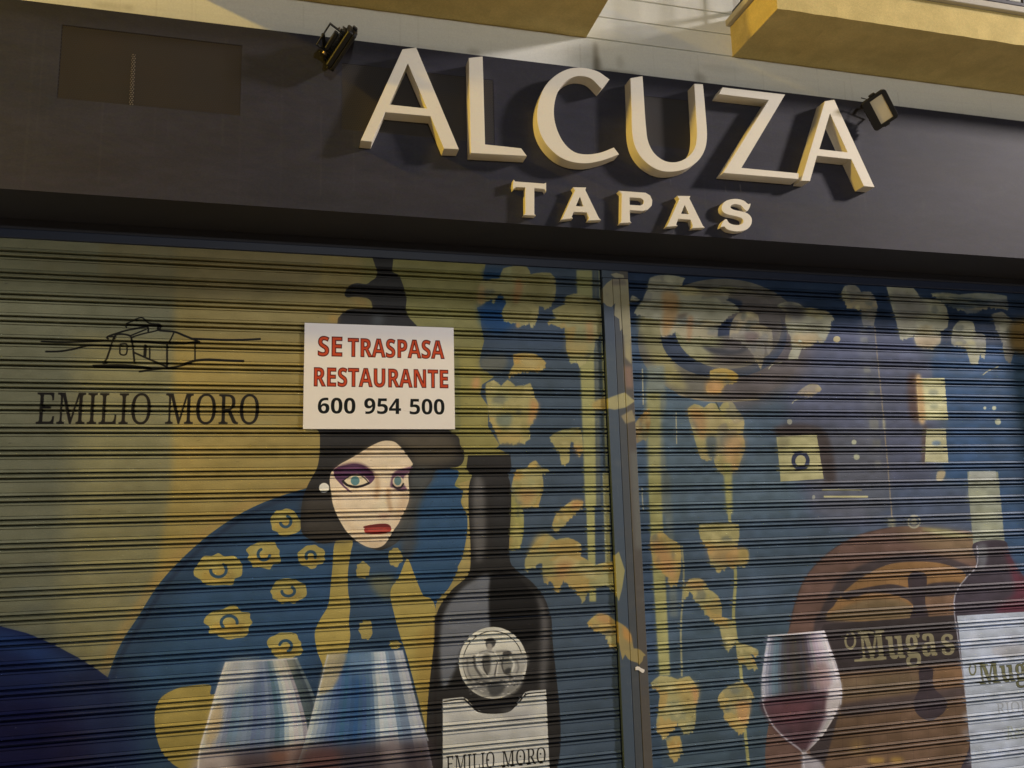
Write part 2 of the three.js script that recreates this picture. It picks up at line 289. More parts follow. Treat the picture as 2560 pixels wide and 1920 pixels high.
// ---------------------------------------------------------------- shutters with the mural
const K = 530, TOPY = 3.13;
function mural(x0, x1, ground) {
  const g = canvas(Math.round((x1 - x0) * K), Math.round((TOPY - GY) * K), ground);
  const to = (u, v) => { const q = px(u, v, 0.002); return [(q.x - x0) * K, (TOPY - q.y) * K]; };
  const m = { g, to };
  const track = (list, zoom, close, sharp) => {
    const q = []; for (let i = 0; i < list.length; i += 2) q.push(to(...zoom(list[i], list[i + 1])));
    g.beginPath();
    if (sharp || q.length < 3) { q.forEach((a, i) => i ? g.lineTo(...a) : g.moveTo(...a)); if (close) g.closePath(); return; }
    const n = q.length, at = i => close ? q[(i + n) % n] : q[Math.max(0, Math.min(n - 1, i))], m_ = close ? n : n - 1;
    g.moveTo(...q[0]);
    for (let i = 0; i < m_; i++) { const a = at(i - 1), b = at(i), c = at(i + 1), d = at(i + 2), f = 6.5; g.bezierCurveTo(b[0] + (c[0] - a[0]) / f, b[1] + (c[1] - a[1]) / f, c[0] - (d[0] - b[0]) / f, c[1] - (d[1] - b[1]) / f, c[0], c[1]); }
    if (close) g.closePath();
  };
  const limit = (list, zoom, pad) => { const q = []; for (let i = 0; i < list.length; i += 2) q.push(to(...zoom(list[i], list[i + 1]))); const xs = q.map(a => a[0]), ys = q.map(a => a[1]), x = Math.min(...xs) - pad, y = Math.min(...ys) - pad; g.beginPath(); g.rect(x, y, Math.max(...xs) + pad - x, Math.max(...ys) + pad - y); g.clip(); };
  m.fill = (zoom, list, color, o = {}) => { g.save(); if (o.blur) limit(list, zoom, 4 + 3 * o.blur); if (o.blur) g.filter = `blur(${o.blur}px)`; g.globalAlpha = o.alpha ?? 1; g.fillStyle = rgb(color); track(list, zoom, true, o.sharp); g.fill(); g.restore(); };
  m.line = (zoom, list, color, w, o = {}) => { g.save(); if (o.blur) limit(list, zoom, 4 + w + 3 * o.blur); if (o.blur) g.filter = `blur(${o.blur}px)`; g.globalAlpha = o.alpha ?? 1; g.strokeStyle = rgb(color); g.lineWidth = w; g.lineCap = o.cap ?? 'round'; g.lineJoin = 'round'; track(list, zoom, false, o.sharp); g.stroke(); g.restore(); };
  m.oval = (zoom, x, y, rx, ry, color, o = {}) => { const l = []; for (let i = 0; i < 20; i++) { const a = i / 20 * Math.PI * 2, k = 1 + (o.rough ?? 0) * (rnd() - 0.5); l.push(x + Math.cos(a) * rx * k, y + Math.sin(a) * ry * k); } m.fill(zoom, l, color, o); };
  m.ring = (zoom, x, y, rx, ry, color, w, o = {}) => { const l = []; for (let i = 0; i <= 24; i++) { const a = (o.a0 ?? 0) + i / 24 * (o.span ?? Math.PI * 2); l.push(x + Math.cos(a) * rx, y + Math.sin(a) * ry); } m.line(zoom, l, color, w, o); };
  m.leaf = (zoom, l, c = OLIVE, o = {}) => {                    // a painted leaf: brushy outline, torn lower edge, uneven paint
    const out = [], n = l.length / 2, step = o.step ?? 9; let area = 0;
    for (let i = 0; i < n; i++) { const j = (i + 1) % n; area += l[2 * i] * l[2 * j + 1] - l[2 * j] * l[2 * i + 1]; }
    for (let i = 0; i < n; i++) {
      const j = (i + 1) % n, x0 = l[2 * i], y0 = l[2 * i + 1], dx = l[2 * j] - x0, dy = l[2 * j + 1] - y0, len = Math.hypot(dx, dy) || 1, k = Math.max(1, Math.round(len / step)), sg = Math.sign(area) || 1, nx = dy / len * sg, ny = -dx / len * sg;
      for (let q = 0; q < k; q++) {
        const f = q / k, tooth = ny > 0.35 && rnd() < 0.5 ? rr(0.4, 1.8) * step : rr(-0.22, 0.22) * step, bow = Math.sin(f * Math.PI) * len * 0.05 * (ny < 0.2 ? 1 : 0);
        out.push(x0 + dx * f + nx * (tooth * 0.6 + bow) + (tooth > step * 0.4 ? rr(-3, 3) : 0), y0 + dy * f + ny * (tooth + bow) + Math.max(0, tooth) * 0.3);
      }
    }
    m.fill(zoom, out, c, { sharp: true, blur: o.soft ?? 1.1 });
    g.save(); track(out, zoom, true, true); g.clip();
    const xs = l.filter((_, i) => i % 2 === 0), ys = l.filter((_, i) => i % 2), ax = Math.min(...xs), bx = Math.max(...xs), ay = Math.min(...ys), by = Math.max(...ys);
    for (let i = 0; i < 7; i++) m.oval(zoom, rr(ax, bx), rr(ay, by), rr(0.1, 0.3) * (bx - ax), rr(0.08, 0.25) * (by - ay), (m.tones ?? [P(178, 158, 92), P(140, 126, 70), P(180, 134, 62), P(150, 146, 96)])[Math.floor(rnd() * 4)], { blur: 2, alpha: 0.5, rough: 0.6 });
    for (let i = 0; i < 5; i++) m.oval(zoom, rr(ax, bx), rr(ay, by), rr(0.04, 0.14) * (bx - ax), rr(0.03, 0.10) * (by - ay), rnd() < 0.5 ? P(96, 98, 88) : P(188, 170, 112), { blur: 3, alpha: 0.6, rough: 0.5 });
    g.restore();
  };
  // painted glass: upright streaks of colour between two outlines (each a list of points, top to bottom)
  m.streaks = (zoom, L, Rt, stops, n = 26, alpha = 1) => {
    const k = L.length / 2, cut = (e, f) => { const p = f * (k - 1), i = Math.min(k - 2, Math.floor(p)), t = p - i; return [e[2 * i] + (e[2 * i + 2] - e[2 * i]) * t, e[2 * i + 1] + (e[2 * i + 3] - e[2 * i + 1]) * t]; };
    const mix = f => { let i = 0; while (i < stops.length - 2 && stops[i + 1][0] < f) i++; const [a, c] = stops[i], [b, d] = stops[i + 1], t = Math.max(0, Math.min(1, (f - a) / (b - a))); return c.map((v, q) => v + (d[q] - v) * t + rr(-5, 5)); };
    for (let i = 0; i < n; i++) {
      const f0 = i / n, f1 = Math.min(1, (i + 1.12) / n), go = [], back = [];
      for (let j = 0; j <= 10; j++) { const a = cut(L, j / 10), b = cut(Rt, j / 10); go.push(a[0] + (b[0] - a[0]) * f0, a[1] + (b[1] - a[1]) * f0); back.push([a[0] + (b[0] - a[0]) * f1, a[1] + (b[1] - a[1]) * f1]); }
      m.fill(zoom, [...go, ...back.reverse().flat()], P(...mix((i + 0.5) / n)), { sharp: true, blur: 0.7, alpha });
    }
  };
  // lettering stretched to fill the box from pixel a (upper left) to pixel b (lower right)
  m.text = (str, font, a, b, color, o = {}) => {
    const p = to(...a), q = to(...b); g.save(); g.globalAlpha = o.alpha ?? 1;
    g.font = font; const w = g.measureText(str); const top = w.actualBoundingBoxAscent, low = w.actualBoundingBoxDescent, l = w.actualBoundingBoxLeft, wd = w.actualBoundingBoxRight + l;
    g.translate(p[0], p[1]); g.scale((q[0] - p[0]) / wd, (q[1] - p[1]) / (top + low)); g.fillStyle = rgb(color); g.fillText(str, l, top);
    if (o.stroke) { g.strokeStyle = rgb(o.stroke); g.lineWidth = o.width; g.strokeText(str, l, top); }
    g.restore();
  };
  return m;
}
const OLIVE = P(156, 143, 88), OCHRE = P(168, 141, 78), RUST = P(176, 130, 76), SLATE = P(68, 80, 94), BLUE = P(46, 76, 116), NAVY = P(24, 32, 68), COAL = P(46, 43, 41);
function paintLeft() {
  const m = mural(X_LEFT, POST0 + 0.03, rgb(P(122, 115, 82))), { fill, line, oval, ring, text, g } = m;
  const I = (x, y) => [x, y], za = Z(0, 560, 2.572), zb = Z(740, 620, 2.572), zd = Z(0, 1200, 2.3047), ze = Z(740, 1200, 2.3047), zk = Z(780, 1060, 4.88), zl = Z(1060, 1540, 4.3647), zt = Z(800, 620, 6.9133), zf = Z(1180, 650, 2.7658), zh = Z(80, 760, 3.6867);
  // ground colours: grey green, then ochre, then olive
  fill(I, [440, 500, 1260, 500, 1260, 1960, 300, 1960, 430, 1200], P(150, 127, 68), { blur: 9, sharp: true });
  fill(I, [900, 560, 1260, 560, 1260, 1250, 930, 1250], P(140, 128, 68), { blur: 14, sharp: true });
  fill(I, [300, 560, 760, 560, 760, 735, 300, 735], P(126, 110, 68), { blur: 16, alpha: 0.7 });
  grain(g, 700, [8, 46], 0.13, [P(104, 100, 72), P(138, 128, 86), P(112, 118, 94), P(138, 112, 60)]);
  fill(zd, [500, 180, 700, 190, 720, 175, 560, 168], P(104, 96, 66), { blur: 3, alpha: 0.5 });
  // ochre rim round the cloak
  line(zd, [1800, 30, 1560, 90, 1380, 165, 1180, 300, 1000, 460, 880, 600, 780, 760, 700, 880, 640, 990, 600, 1100], P(152, 120, 66), 20, { blur: 8, alpha: 0.6 });
  // cloak
  fill(zd, [1830, 40, 1600, 98, 1400, 185, 1200, 318, 1020, 480, 900, 620, 800, 780, 720, 900, 665, 1010, 625, 1125, 560, 1300, 400, 1700, 2400, 1700, 2400, 500, 2000, 100], P(43, 63, 90));
  fill(zd, [1780, 230, 1500, 300, 1250, 460, 1050, 700, 900, 900, 800, 1120, 900, 1250, 1400, 1150, 1900, 1000, 2000, 500], P(48, 78, 114), { blur: 26 });
  fill(zd, [560, 1300, 900, 1200, 880, 1700, 400, 1700], P(38, 62, 94), { blur: 24, alpha: 0.8 });
  line(zd, [1800, 75, 1610, 120, 1420, 205, 1230, 335, 1050, 495, 930, 640, 830, 800, 750, 920, 690, 1030, 650, 1130], P(34, 40, 62), 12, { blur: 2, alpha: 0.5, rough: 0.6 });
  fill(zd, [628, 1120, 700, 1130, 770, 1300, 800, 1600, 780, 2000, -900, 2000, -900, 1200, 560, 1180], P(25, 35, 72), { blur: 30, sharp: true });
  // hill of navy at the lower corner
  fill(zd, [-2400, 700, -600, 740, -200, 800, 0, 842, 150, 880, 300, 942, 450, 1022, 560, 1090, 628, 1142, 640, 1400, 640, 2000, -2400, 2000], P(25, 35, 72), { sharp: true });
  fill(zd, [-300, 800, 0, 860, 200, 930, 380, 1020, 500, 1090, 300, 1080, 100, 1000, -200, 900], P(34, 56, 100), { blur: 12 });
  fill(zd, [-600, 1300, 200, 1260, 480, 1450, 420, 1760, -600, 1760], P(20, 20, 54), { blur: 26 });
  grain(g, 160, [10, 40], 0.10, [P(30, 50, 92), P(60, 88, 124)], 900);
  // big ochre spot on the sleeve and the coin shapes
  fill(zd, [950, 1235, 1050, 1192, 1205, 1178, 1212, 1232, 1245, 1238, 1262, 1300, 1268, 1440, 1210, 1560, 1150, 1640, 1070, 1668, 1000, 1640, 930, 1560, 898, 1460, 890, 1360, 908, 1285], P(150, 128, 62));
  fill(zd, [960, 1250, 1080, 1210, 1150, 1300, 1040, 1420, 930, 1400], P(164, 142, 72), { blur: 10, alpha: 0.7 });
  for (const [x, y, a, b, c] of [[1645, 240, 86, 72, -1.2], [1520, 430, 94, 74, 0.2], [1790, 440, 76, 60, 2.6], [1258, 520, 126, 90, -0.9], [1660, 642, 102, 64, -0.9], [1320, 822, 128, 86, 2.4], [1645, 958, 96, 72, 3.4]]) {
    oval(zd, x, y, a * 1.04, b * 1.06, P(166, 146, 76), { rough: 0.27 }); oval(zd, x + a * 0.35, y + b * 0.3, a * 0.4, b * 0.4, P(150, 122, 62), { blur: 5, alpha: 0.7 }); oval(zd, x - a * 0.3, y - b * 0.3, a * 0.35, b * 0.3, P(178, 162, 96), { blur: 5, alpha: 0.6 }); oval(zd, x - a * 0.2, y + b * 0.35, a * 0.6, b * 0.4, P(178, 142, 62), { blur: 4, alpha: 0.6 });
    ring(zd, x, y - 2, a * 0.36, b * 0.44, P(48, 76, 100), 8, { a0: c, span: 4.0 });
  }
  // blue body right of the face, yellow scarf ends
  fill(ze, [600, -60, 920, -60, 915, 30, 962, 60, 950, 130, 985, 205, 985, 300, 962, 430, 930, 520, 880, 620, 812, 700, 806, 775, 830, 900, 700, 1000, 560, 900, 540, 500], P(48, 78, 110));
  fill(ze, [640, 20, 720, 20, 700, 200, 690, 380, 640, 470, 600, 400], P(66, 70, 76), { blur: 9 });
  fill(ze, [310, 380, 600, 380, 560, 660, 600, 880, 620, 1000, 290, 1010, 310, 800, 300, 600], P(52, 74, 100), { sharp: true });
  fill(ze, [420, 560, 560, 560, 545, 680, 470, 660], P(120, 112, 72), { blur: 8, alpha: 0.7 });
  const SC = P(166, 142, 70);
  fill(ze, [228, 352, 322, 345, 315, 420, 300, 520, 300, 640, 312, 720, 305, 820, 312, 900, 295, 1000, 270, 1080, 210, 1198, 178, 1160, 150, 1060, 120, 980, 108, 880, 140, 800, 185, 720, 200, 600, 210, 500], SC);
  fill(ze, [640, 455, 680, 540, 730, 660, 806, 765, 806, 1480, 772, 1560, 740, 1400, 640, 1020, 600, 900, 570, 790, 545, 680, 550, 620, 592, 560], SC);
  fill(ze, [700, 900, 806, 880, 806, 1480, 772, 1545, 700, 1200], P(150, 118, 52), { blur: 10, alpha: 0.7 });
  for (const [x, y, a, b] of [[385, 520, 40, 52], [402, 862, 40, 56], [572, 442, 42, 54], [572, 950, 34, 24]]) oval(ze, x, y, a, b, P(156, 136, 74), { rough: 0.3 });
  // hair
  fill(zk, [95, -60, 95, 120, 95, 300, 80, 450, 50, 560, -30, 700, -110, 900, -140, 1150, -120, 1330, 0, 1420, 150, 1460, 330, 1420, 520, 1430, 760, 1530, 900, 1520, 1080, 1400, 1230, 1100, 1300, 900, 1450, 700, 1520, 560, 1780, 520, 1850, 440, 1850, 330, 1805, 250, 1785, 160, 1650, 60, 1560, -60], COAL);
  fill(zk, [1000, 130, 1600, 100, 1760, 260, 1740, 440, 1300, 520, 1180, 360], P(84, 73, 60), { blur: 12 });
  fill(zk, [1210, 560, 1500, 570, 1420, 760, 1290, 1000, 1200, 1260, 1050, 1430, 900, 1500, 1000, 1290, 1180, 950], P(74, 74, 72), { blur: 8 });
  fill(zk, [-90, 900, 220, 880, 330, 1200, 480, 1400, 100, 1440, -100, 1300], P(66, 58, 52), { blur: 10, alpha: 0.8 });
  fill(zt, [925, 120, 1242, 120, 1252, 400, 1362, 470, 1420, 600, 1466, 740, 1496, 880, 1482, 1040, 1532, 1190, 1622, 1290, 1690, 1420, 1700, 2000, 300, 2000, 300, 1300, 340, 1180, 420, 1110, 520, 1060, 872, 1042, 896, 980, 870, 910, 790, 862, 600, 842, 470, 852, 424, 802, 450, 720, 520, 640, 640, 606, 800, 622, 880, 570, 962, 510, 985, 400, 945, 280], P(48, 45, 42));
  fill(zt, [560, 880, 780, 880, 880, 960, 860, 1020, 700, 1020], P(170, 128, 62), { blur: 8, alpha: 0.7 });
  fill(zt, [180, 1160, 300, 1180, 280, 1300, 160, 1290], P(182, 130, 52), { blur: 8, alpha: 0.8 });
  fill(zt, [930, 1150, 1080, 1150, 1080, 1340, 900, 1340], P(84, 84, 80), { blur: 8, alpha: 0.6 });
  // face
  const SKIN = P(222, 195, 160);
  fill(zk, [920, 203, 1010, 220, 1090, 290, 1160, 380, 1215, 460, 1228, 492, 1195, 545, 1175, 640, 1180, 740, 1186, 830, 1180, 930, 1150, 1020, 1100, 1120, 1050, 1220, 1000, 1290, 940, 1390, 890, 1460, 840, 1495, 770, 1512, 680, 1500, 580, 1450, 500, 1390, 420, 1310, 350, 1200, 290, 1080, 250, 960, 235, 850, 220, 760, 215, 680, 230, 600, 270, 545, 340, 490, 450, 430, 560, 365, 660, 300, 760, 245, 850, 210], SKIN);
  fill(zk, [800, 900, 940, 880, 960, 1060, 880, 1090, 800, 1060], P(230, 206, 172), { blur: 9, alpha: 0.7 }); fill(zk, [1090, 850, 1180, 840, 1170, 960, 1080, 1150, 1000, 1290, 1020, 1150], P(196, 158, 118), { blur: 9, alpha: 0.7 }); fill(zk, [560, 1400, 700, 1480, 840, 1480, 900, 1420, 780, 1440, 660, 1420], P(196, 158, 118), { blur: 7, alpha: 0.7 }); fill(zk, [300, 560, 560, 380, 800, 260, 640, 400, 420, 520], P(204, 168, 126), { blur: 9, alpha: 0.6 });
  fill(zk, [270, 900, 420, 1200, 560, 1400, 700, 1470, 520, 1250, 380, 1050, 300, 850], P(216, 182, 140), { blur: 8, alpha: 0.7 });
  line(zk, [782, 640, 800, 760, 785, 900], P(190, 148, 106), 12, { blur: 5, alpha: 0.8 });
  line(zk, [935, 790, 935, 930, 965, 1060], P(182, 140, 100), 10, { blur: 4, alpha: 0.9 });
  oval(zk, 880, 1120, 80, 34, P(192, 150, 122), { blur: 5, alpha: 0.8 });
  const PL = P(96, 58, 88);
  fill(zk, [268, 565, 330, 520, 430, 498, 520, 485, 620, 503, 700, 553, 752, 610, 762, 665, 708, 728, 690, 690, 640, 640, 560, 608, 480, 618, 410, 660, 372, 700, 390, 745, 445, 795, 490, 838, 430, 808, 350, 735, 278, 650], PL);
  line(zk, [275, 556, 380, 512, 520, 490, 640, 520, 740, 600], P(66, 34, 58), 9, { blur: 3, alpha: 0.8 });
  fill(zk, [378, 692, 450, 640, 530, 618, 612, 640, 692, 716, 620, 750, 540, 768, 460, 755], P(218, 194, 152));
  oval(zk, 525, 692, 54, 56, P(86, 126, 128));
  line(zk, [380, 690, 450, 640, 530, 616, 620, 642, 690, 712], P(48, 36, 44), 3);
  line(zk, [376, 698, 430, 745, 530, 768, 610, 754, 690, 722], P(40, 34, 36), 7);
  fill(zk, [1215, 520, 1040, 565, 980, 620, 958, 700, 956, 765, 1000, 785, 1070, 815, 1160, 800, 1110, 720, 1120, 650, 1180, 590], PL, { alpha: 0.85, blur: 1.5 });
  oval(zk, 1048, 700, 66, 66, P(206, 180, 146)); oval(zk, 1045, 692, 44, 56, P(94, 124, 124));
  line(zk, [985, 745, 1020, 780, 1080, 775, 1112, 730], P(40, 34, 36), 5);
  fill(zk, [630, 1248, 760, 1222, 905, 1216, 960, 1250, 930, 1278, 670, 1276], P(112, 36, 34));
  fill(zk, [655, 1268, 950, 1262, 915, 1332, 680, 1340], P(168, 56, 48));
  line(zk, [690, 1292, 800, 1286, 915, 1290], P(196, 92, 80), 4, { blur: 1.5, alpha: 0.7 });
  oval(zk, 147, 778, 62, 60, P(222, 212, 198));
  // slate panel with leaves
  fill(zf, [95, 20, 900, 20, 1160, 4400, 250, 4400, 250, 1720, 255, 1340, 165, 1300, 190, 1280, 110, 1150, 110, 1010, 55, 930, 70, 860, 150, 810, 60, 740, 52, 700, 60, 650, 84, 560, 62, 450, 60, 400, 32, 330, 120, 292, 218, 205, 75, 130], SLATE, { sharp: true });
  fill(zf, [60, 290, 230, 250, 300, 420, 190, 500, 70, 450], P(30, 70, 112), { blur: 10 });
  fill(zf, [90, 60, 220, 70, 200, 180, 90, 130], P(40, 70, 100), { blur: 6 });
  fill(zf, [60, 680, 230, 660, 220, 760, 80, 770], P(96, 96, 88), { blur: 6 });
  const leaf = m.leaf;
  leaf(zf, [215, 60, 300, 42, 380, 48, 405, 100, 540, 88, 575, 130, 570, 280, 520, 335, 462, 318, 442, 430, 405, 465, 392, 425, 320, 468, 300, 425, 222, 425, 204, 370, 240, 292, 200, 225, 135, 295, 150, 250, 70, 300, 40, 290, 60, 150, 190, 130]);
  fill(zf, [320, 130, 352, 180, 322, 285, 285, 285, 300, 170], RUST, { blur: 5 }); fill(zf, [50, 180, 84, 190, 80, 300, 40, 300], RUST, { blur: 6, alpha: 0.7 });
  fill(zf, [300, 440, 330, 440, 318, 470], RUST, { blur: 3 });
  // pale post stripes at the panel's right side
  for (const [a, b, c] of [[[720, 70], [830, 70], P(158, 150, 92)], [[872, 70], [905, 72], P(150, 148, 104)]]) fill(zf, [a[0], a[1], b[0], b[1], b[0] + 22, 1000, b[0] + 30, 1700, a[0] + 62, 1700, a[0] + 34, 900], c, { sharp: true, blur: 2 });
  fill(zf, [840, 70, 866, 70, 890, 1700, 862, 1700], P(96, 100, 92), { blur: 3, sharp: true });
  fill(ze, [1665, -40, 1716, -40, 1728, 700, 1690, 700], P(160, 152, 92), { sharp: true, blur: 1.5 });
  fill(ze, [1765, -40, 1800, -40, 1812, 480, 1782, 480], P(156, 150, 104), { sharp: true, blur: 1.5 });
  leaf(zf, [552, 350, 640, 308, 650, 250, 720, 230, 880, 290, 892, 500, 850, 560, 832, 650, 745, 745, 720, 690, 690, 712, 660, 650, 650, 560, 642, 470, 596, 462, 520, 430, 582, 402]);
  fill(zf, [790, 440, 830, 430, 836, 560, 800, 560], RUST, { blur: 6, alpha: 0.8 }); fill(zf, [660, 560, 800, 560, 790, 650, 670, 640], OCHRE, { blur: 9, alpha: 0.8 });
  leaf(zf, [285, 650, 440, 652, 512, 710, 488, 762, 340, 768, 250, 812, 290, 720], OCHRE); fill(zf, [340, 680, 460, 700, 440, 740, 350, 730], P(172, 150, 92), { blur: 6 });
  leaf(zf, [95, 855, 150, 830, 200, 872, 246, 828, 300, 872, 360, 870, 402, 850, 432, 950, 460, 1000, 440, 1080, 390, 1160, 402, 1240, 345, 1270, 325, 1240, 292, 1278, 250, 1250, 190, 1272, 160, 1180, 122, 1100, 108, 1000]);
  fill(zf, [410, 960, 460, 1000, 440, 1080, 390, 1140, 400, 1050], RUST, { blur: 6 }); fill(zf, [200, 1200, 340, 1200, 330, 1262, 190, 1262], OCHRE, { blur: 8 }); fill(zf, [170, 1080, 270, 1060, 260, 1150, 180, 1140], P(112, 116, 92), { blur: 5 }); fill(zf, [10, 820, 50, 810, 50, 880, 0, 890], RUST, { blur: 6 });
  leaf(zf, [535, 1225, 600, 1185, 745, 1158, 765, 1300, 738, 1365, 716, 1290, 690, 1236, 672, 1310, 668, 1400, 622, 1418, 606, 1330, 570, 1290]);
  fill(zf, [700, 1290, 760, 1290, 740, 1360], RUST, { blur: 5, alpha: 0.7 }); fill(zf, [840, 980, 930, 950, 930, 1030, 840, 1030], OCHRE, { blur: 3 });
  leaf(zf, [400, 1405, 440, 1385, 472, 1430, 528, 1450, 482, 1482, 492, 1580, 460, 1700, 330, 1700, 318, 1520, 380, 1440], OCHRE);
  leaf(ze, [1225, 60, 1300, 150, 1312, 260, 1290, 390, 1225, 405], P(152, 142, 74));
  leaf(ze, [1270, -60, 1415, -60, 1400, 90, 1342, 152, 1285, 130, 1240, 60], OLIVE); fill(ze, [1290, 60, 1390, 60, 1340, 150, 1300, 130], RUST, { blur: 8, alpha: 0.7 });
  leaf(ze, [1600, 116, 1655, 122, 1650, 150, 1560, 240, 1502, 304, 1475, 262, 1500, 190], OCHRE, { s: 8 }); fill(ze, [1590, 120, 1655, 125, 1600, 180], RUST, { blur: 6 });
  leaf(ze, [1400, 340, 1440, 308, 1500, 345, 1570, 332, 1642, 370, 1638, 440, 1720, 492, 1850, 470, 1850, 640, 1770, 600, 1690, 622, 1650, 705, 1618, 640, 1540, 575, 1506, 650, 1470, 580, 1430, 595, 1420, 470, 1325, 525, 1318, 460]);
  fill(ze, [1500, 480, 1600, 470, 1560, 540, 1520, 580], RUST, { blur: 10 }); fill(ze, [1390, 320, 1460, 320, 1400, 400, 1340, 440], OCHRE, { blur: 8 });
  leaf(ze, [1675, 825, 1740, 768, 1800, 780, 1870, 850, 1870, 965, 1810, 960, 1780, 890], OCHRE); fill(ze, [1740, 770, 1800, 785, 1820, 830, 1740, 810], RUST, { blur: 6 });
  fill(ze, [930, 20, 1000, 0, 1006, 540, 940, 540, 930, 500, 975, 420, 990, 310, 985, 190, 955, 120, 962, 60], P(160, 138, 78), { sharp: true });
  // dark bottle
  fill(zb, [1105, 1333, 1378, 1329, 1386, 1420, 1366, 1452, 1366, 1720, 1128, 1720, 1130, 1462, 1094, 1420], P(44, 40, 38), { sharp: true });
  fill(ze, [1008, -10, 1225, -10, 1228, 420, 1262, 510, 1350, 580, 1420, 660, 1460, 760, 1476, 900, 1482, 1700, 800, 1700, 800, 860, 806, 790, 832, 720, 900, 630, 990, 545, 1006, 420], P(44, 40, 38));
  fill(ze, [1120, 560, 1120, 885, 1010, 900, 950, 980, 930, 1060, 850, 1200, 828, 1000, 842, 800, 900, 685, 1000, 592], P(106, 106, 112), { blur: 4 });
  fill(ze, [1122, 560, 1250, 540, 1380, 680, 1420, 860, 1310, 950, 1200, 870, 1122, 870], P(28, 26, 25), { blur: 3 });
  fill(ze, [1390, 660, 1440, 740, 1455, 900, 1440, 1180, 1405, 1180, 1410, 800], P(88, 82, 80), { blur: 7 });
  fill(ze, [1020, 20, 1080, 20, 1090, 400, 1030, 440], P(92, 86, 82), { blur: 7 }); fill(ze, [1140, 60, 1215, 60, 1215, 400, 1150, 400], P(44, 42, 41), { blur: 7 });
  line(ze, [808, 780, 803, 900, 803, 1560], P(40, 34, 32), 6, { blur: 2 });
  // its round picture and label
  const CR = P(206, 196, 178), INK = P(26, 24, 22);
  oval(ze, 1134, 1052, 196, 206, CR);
  ring(ze, 1134, 1052, 172, 182, INK, 2.2); fill(zl, [440, 420, 1090, 400, 1080, 640, 1000, 820, 760, 890, 560, 820, 460, 660], P(158, 150, 138), { blur: 5 });
  fill(zl, [680, 250, 740, 238, 782, 270, 770, 320, 735, 350, 700, 365, 672, 310], P(70, 66, 62), { blur: 1.2 }); fill(zl, [690, 300, 740, 310, 730, 390, 690, 395], P(150, 140, 128), { blur: 1.5 });
  fill(zl, [560, 400, 640, 370, 740, 380, 800, 450, 790, 640, 620, 660, 560, 560], P(176, 168, 156), { blur: 3 });
  line(zl, [545, 440, 560, 560, 640, 680], P(88, 82, 78), 7, { blur: 1.2 }); line(zl, [820, 460, 790, 560, 770, 660], P(84, 78, 74), 6, { blur: 1.2 }); fill(zl, [640, 440, 720, 430, 720, 600, 660, 640], P(92, 86, 80), { blur: 2.5 });
  oval(zl, 905, 412, 50, 36, P(66, 60, 56), { blur: 1 }); fill(zl, [860, 440, 960, 440, 980, 560, 880, 600, 840, 520], P(128, 122, 112), { blur: 2.5 }); fill(zl, [870, 600, 930, 560, 965, 600, 900, 640], P(60, 58, 56), { blur: 2 });
  fill(zl, [480, 690, 1060, 650, 1000, 800, 880, 860, 760, 880, 600, 840], P(132, 126, 118), { blur: 4 });
  for (let i = 0; i < 70; i++) { const x = rr(500, 1030), y = rr(660, 850); oval(zl, x, y, rr(6, 26), rr(4, 12), rnd() < 0.5 ? P(72, 68, 66) : P(196, 186, 170), { blur: 0.8, alpha: 0.8 }); }
  line(zl, [600, 400, 570, 450, 585, 520, 640, 600, 700, 660], P(200, 190, 174), 4, { blur: 1 }); line(zl, [770, 400, 815, 470, 800, 560, 790, 640], P(200, 190, 174), 4, { blur: 1 }); line(zl, [600, 395, 680, 380, 760, 395], P(110, 104, 98), 3, { blur: 0.8 }); line(zl, [640, 470, 650, 560, 690, 640], P(60, 56, 54), 3, { blur: 0.6 }); line(zl, [860, 450, 850, 540, 880, 620, 940, 640], P(70, 66, 62), 4, { blur: 0.8 }); line(zl, [940, 450, 980, 520, 960, 600], P(196, 188, 172), 7, { blur: 1 }); line(zl, [790, 385, 850, 380, 900, 378], P(140, 132, 122), 5, { blur: 1 }); line(zl, [470, 470, 480, 600, 520, 680], P(120, 114, 106), 5, { blur: 1.5 }); line(zl, [1010, 480, 1030, 560, 1010, 620], P(120, 114, 106), 6, { blur: 1.5 });
  fill(zl, [690, 740, 800, 720, 880, 790, 800, 870, 720, 860], P(72, 70, 68), { blur: 3 });
  fill(ze, [845, 1262, 960, 1250, 985, 1262, 1030, 1315, 1080, 1338, 1200, 1338, 1250, 1310, 1320, 1222, 1345, 1215, 1440, 1206, 1462, 1700, 845, 1700], P(194, 186, 174), { sharp: true });
  line(ze, [850, 1276, 960, 1264, 1000, 1290, 1060, 1335, 1140, 1342, 1230, 1330, 1300, 1260, 1335, 1232, 1436, 1222], INK, 3);
  line(zl, [440, 905, 560, 1020, 620, 1045, 760, 1058, 900, 1040, 1000, 970, 1110, 850], INK, 4, { alpha: 0.9 });
  fill(zl, [260, 1060, 420, 1040, 500, 1160, 330, 1200], P(160, 156, 152), { blur: 10, alpha: 0.6 }); fill(zl, [860, 1060, 1160, 1020, 1180, 1140, 900, 1160], P(158, 154, 152), { blur: 10, alpha: 0.6 }); fill(zl, [300, 1300, 1100, 1230, 1180, 1310, 400, 1390], P(164, 160, 156), { blur: 10, alpha: 0.6 });
  text('EMILIO', '64px serif', zl(240, 1525), zl(770, 1660), INK); text('MORO', '64px serif', zl(846, 1470), zl(1330, 1605), INK);
  oval(zl, 700, 1570, 9, 9, INK); oval(zl, 1050, 1530, 9, 9, INK); oval(zl, 1270, 1503, 9, 9, INK);
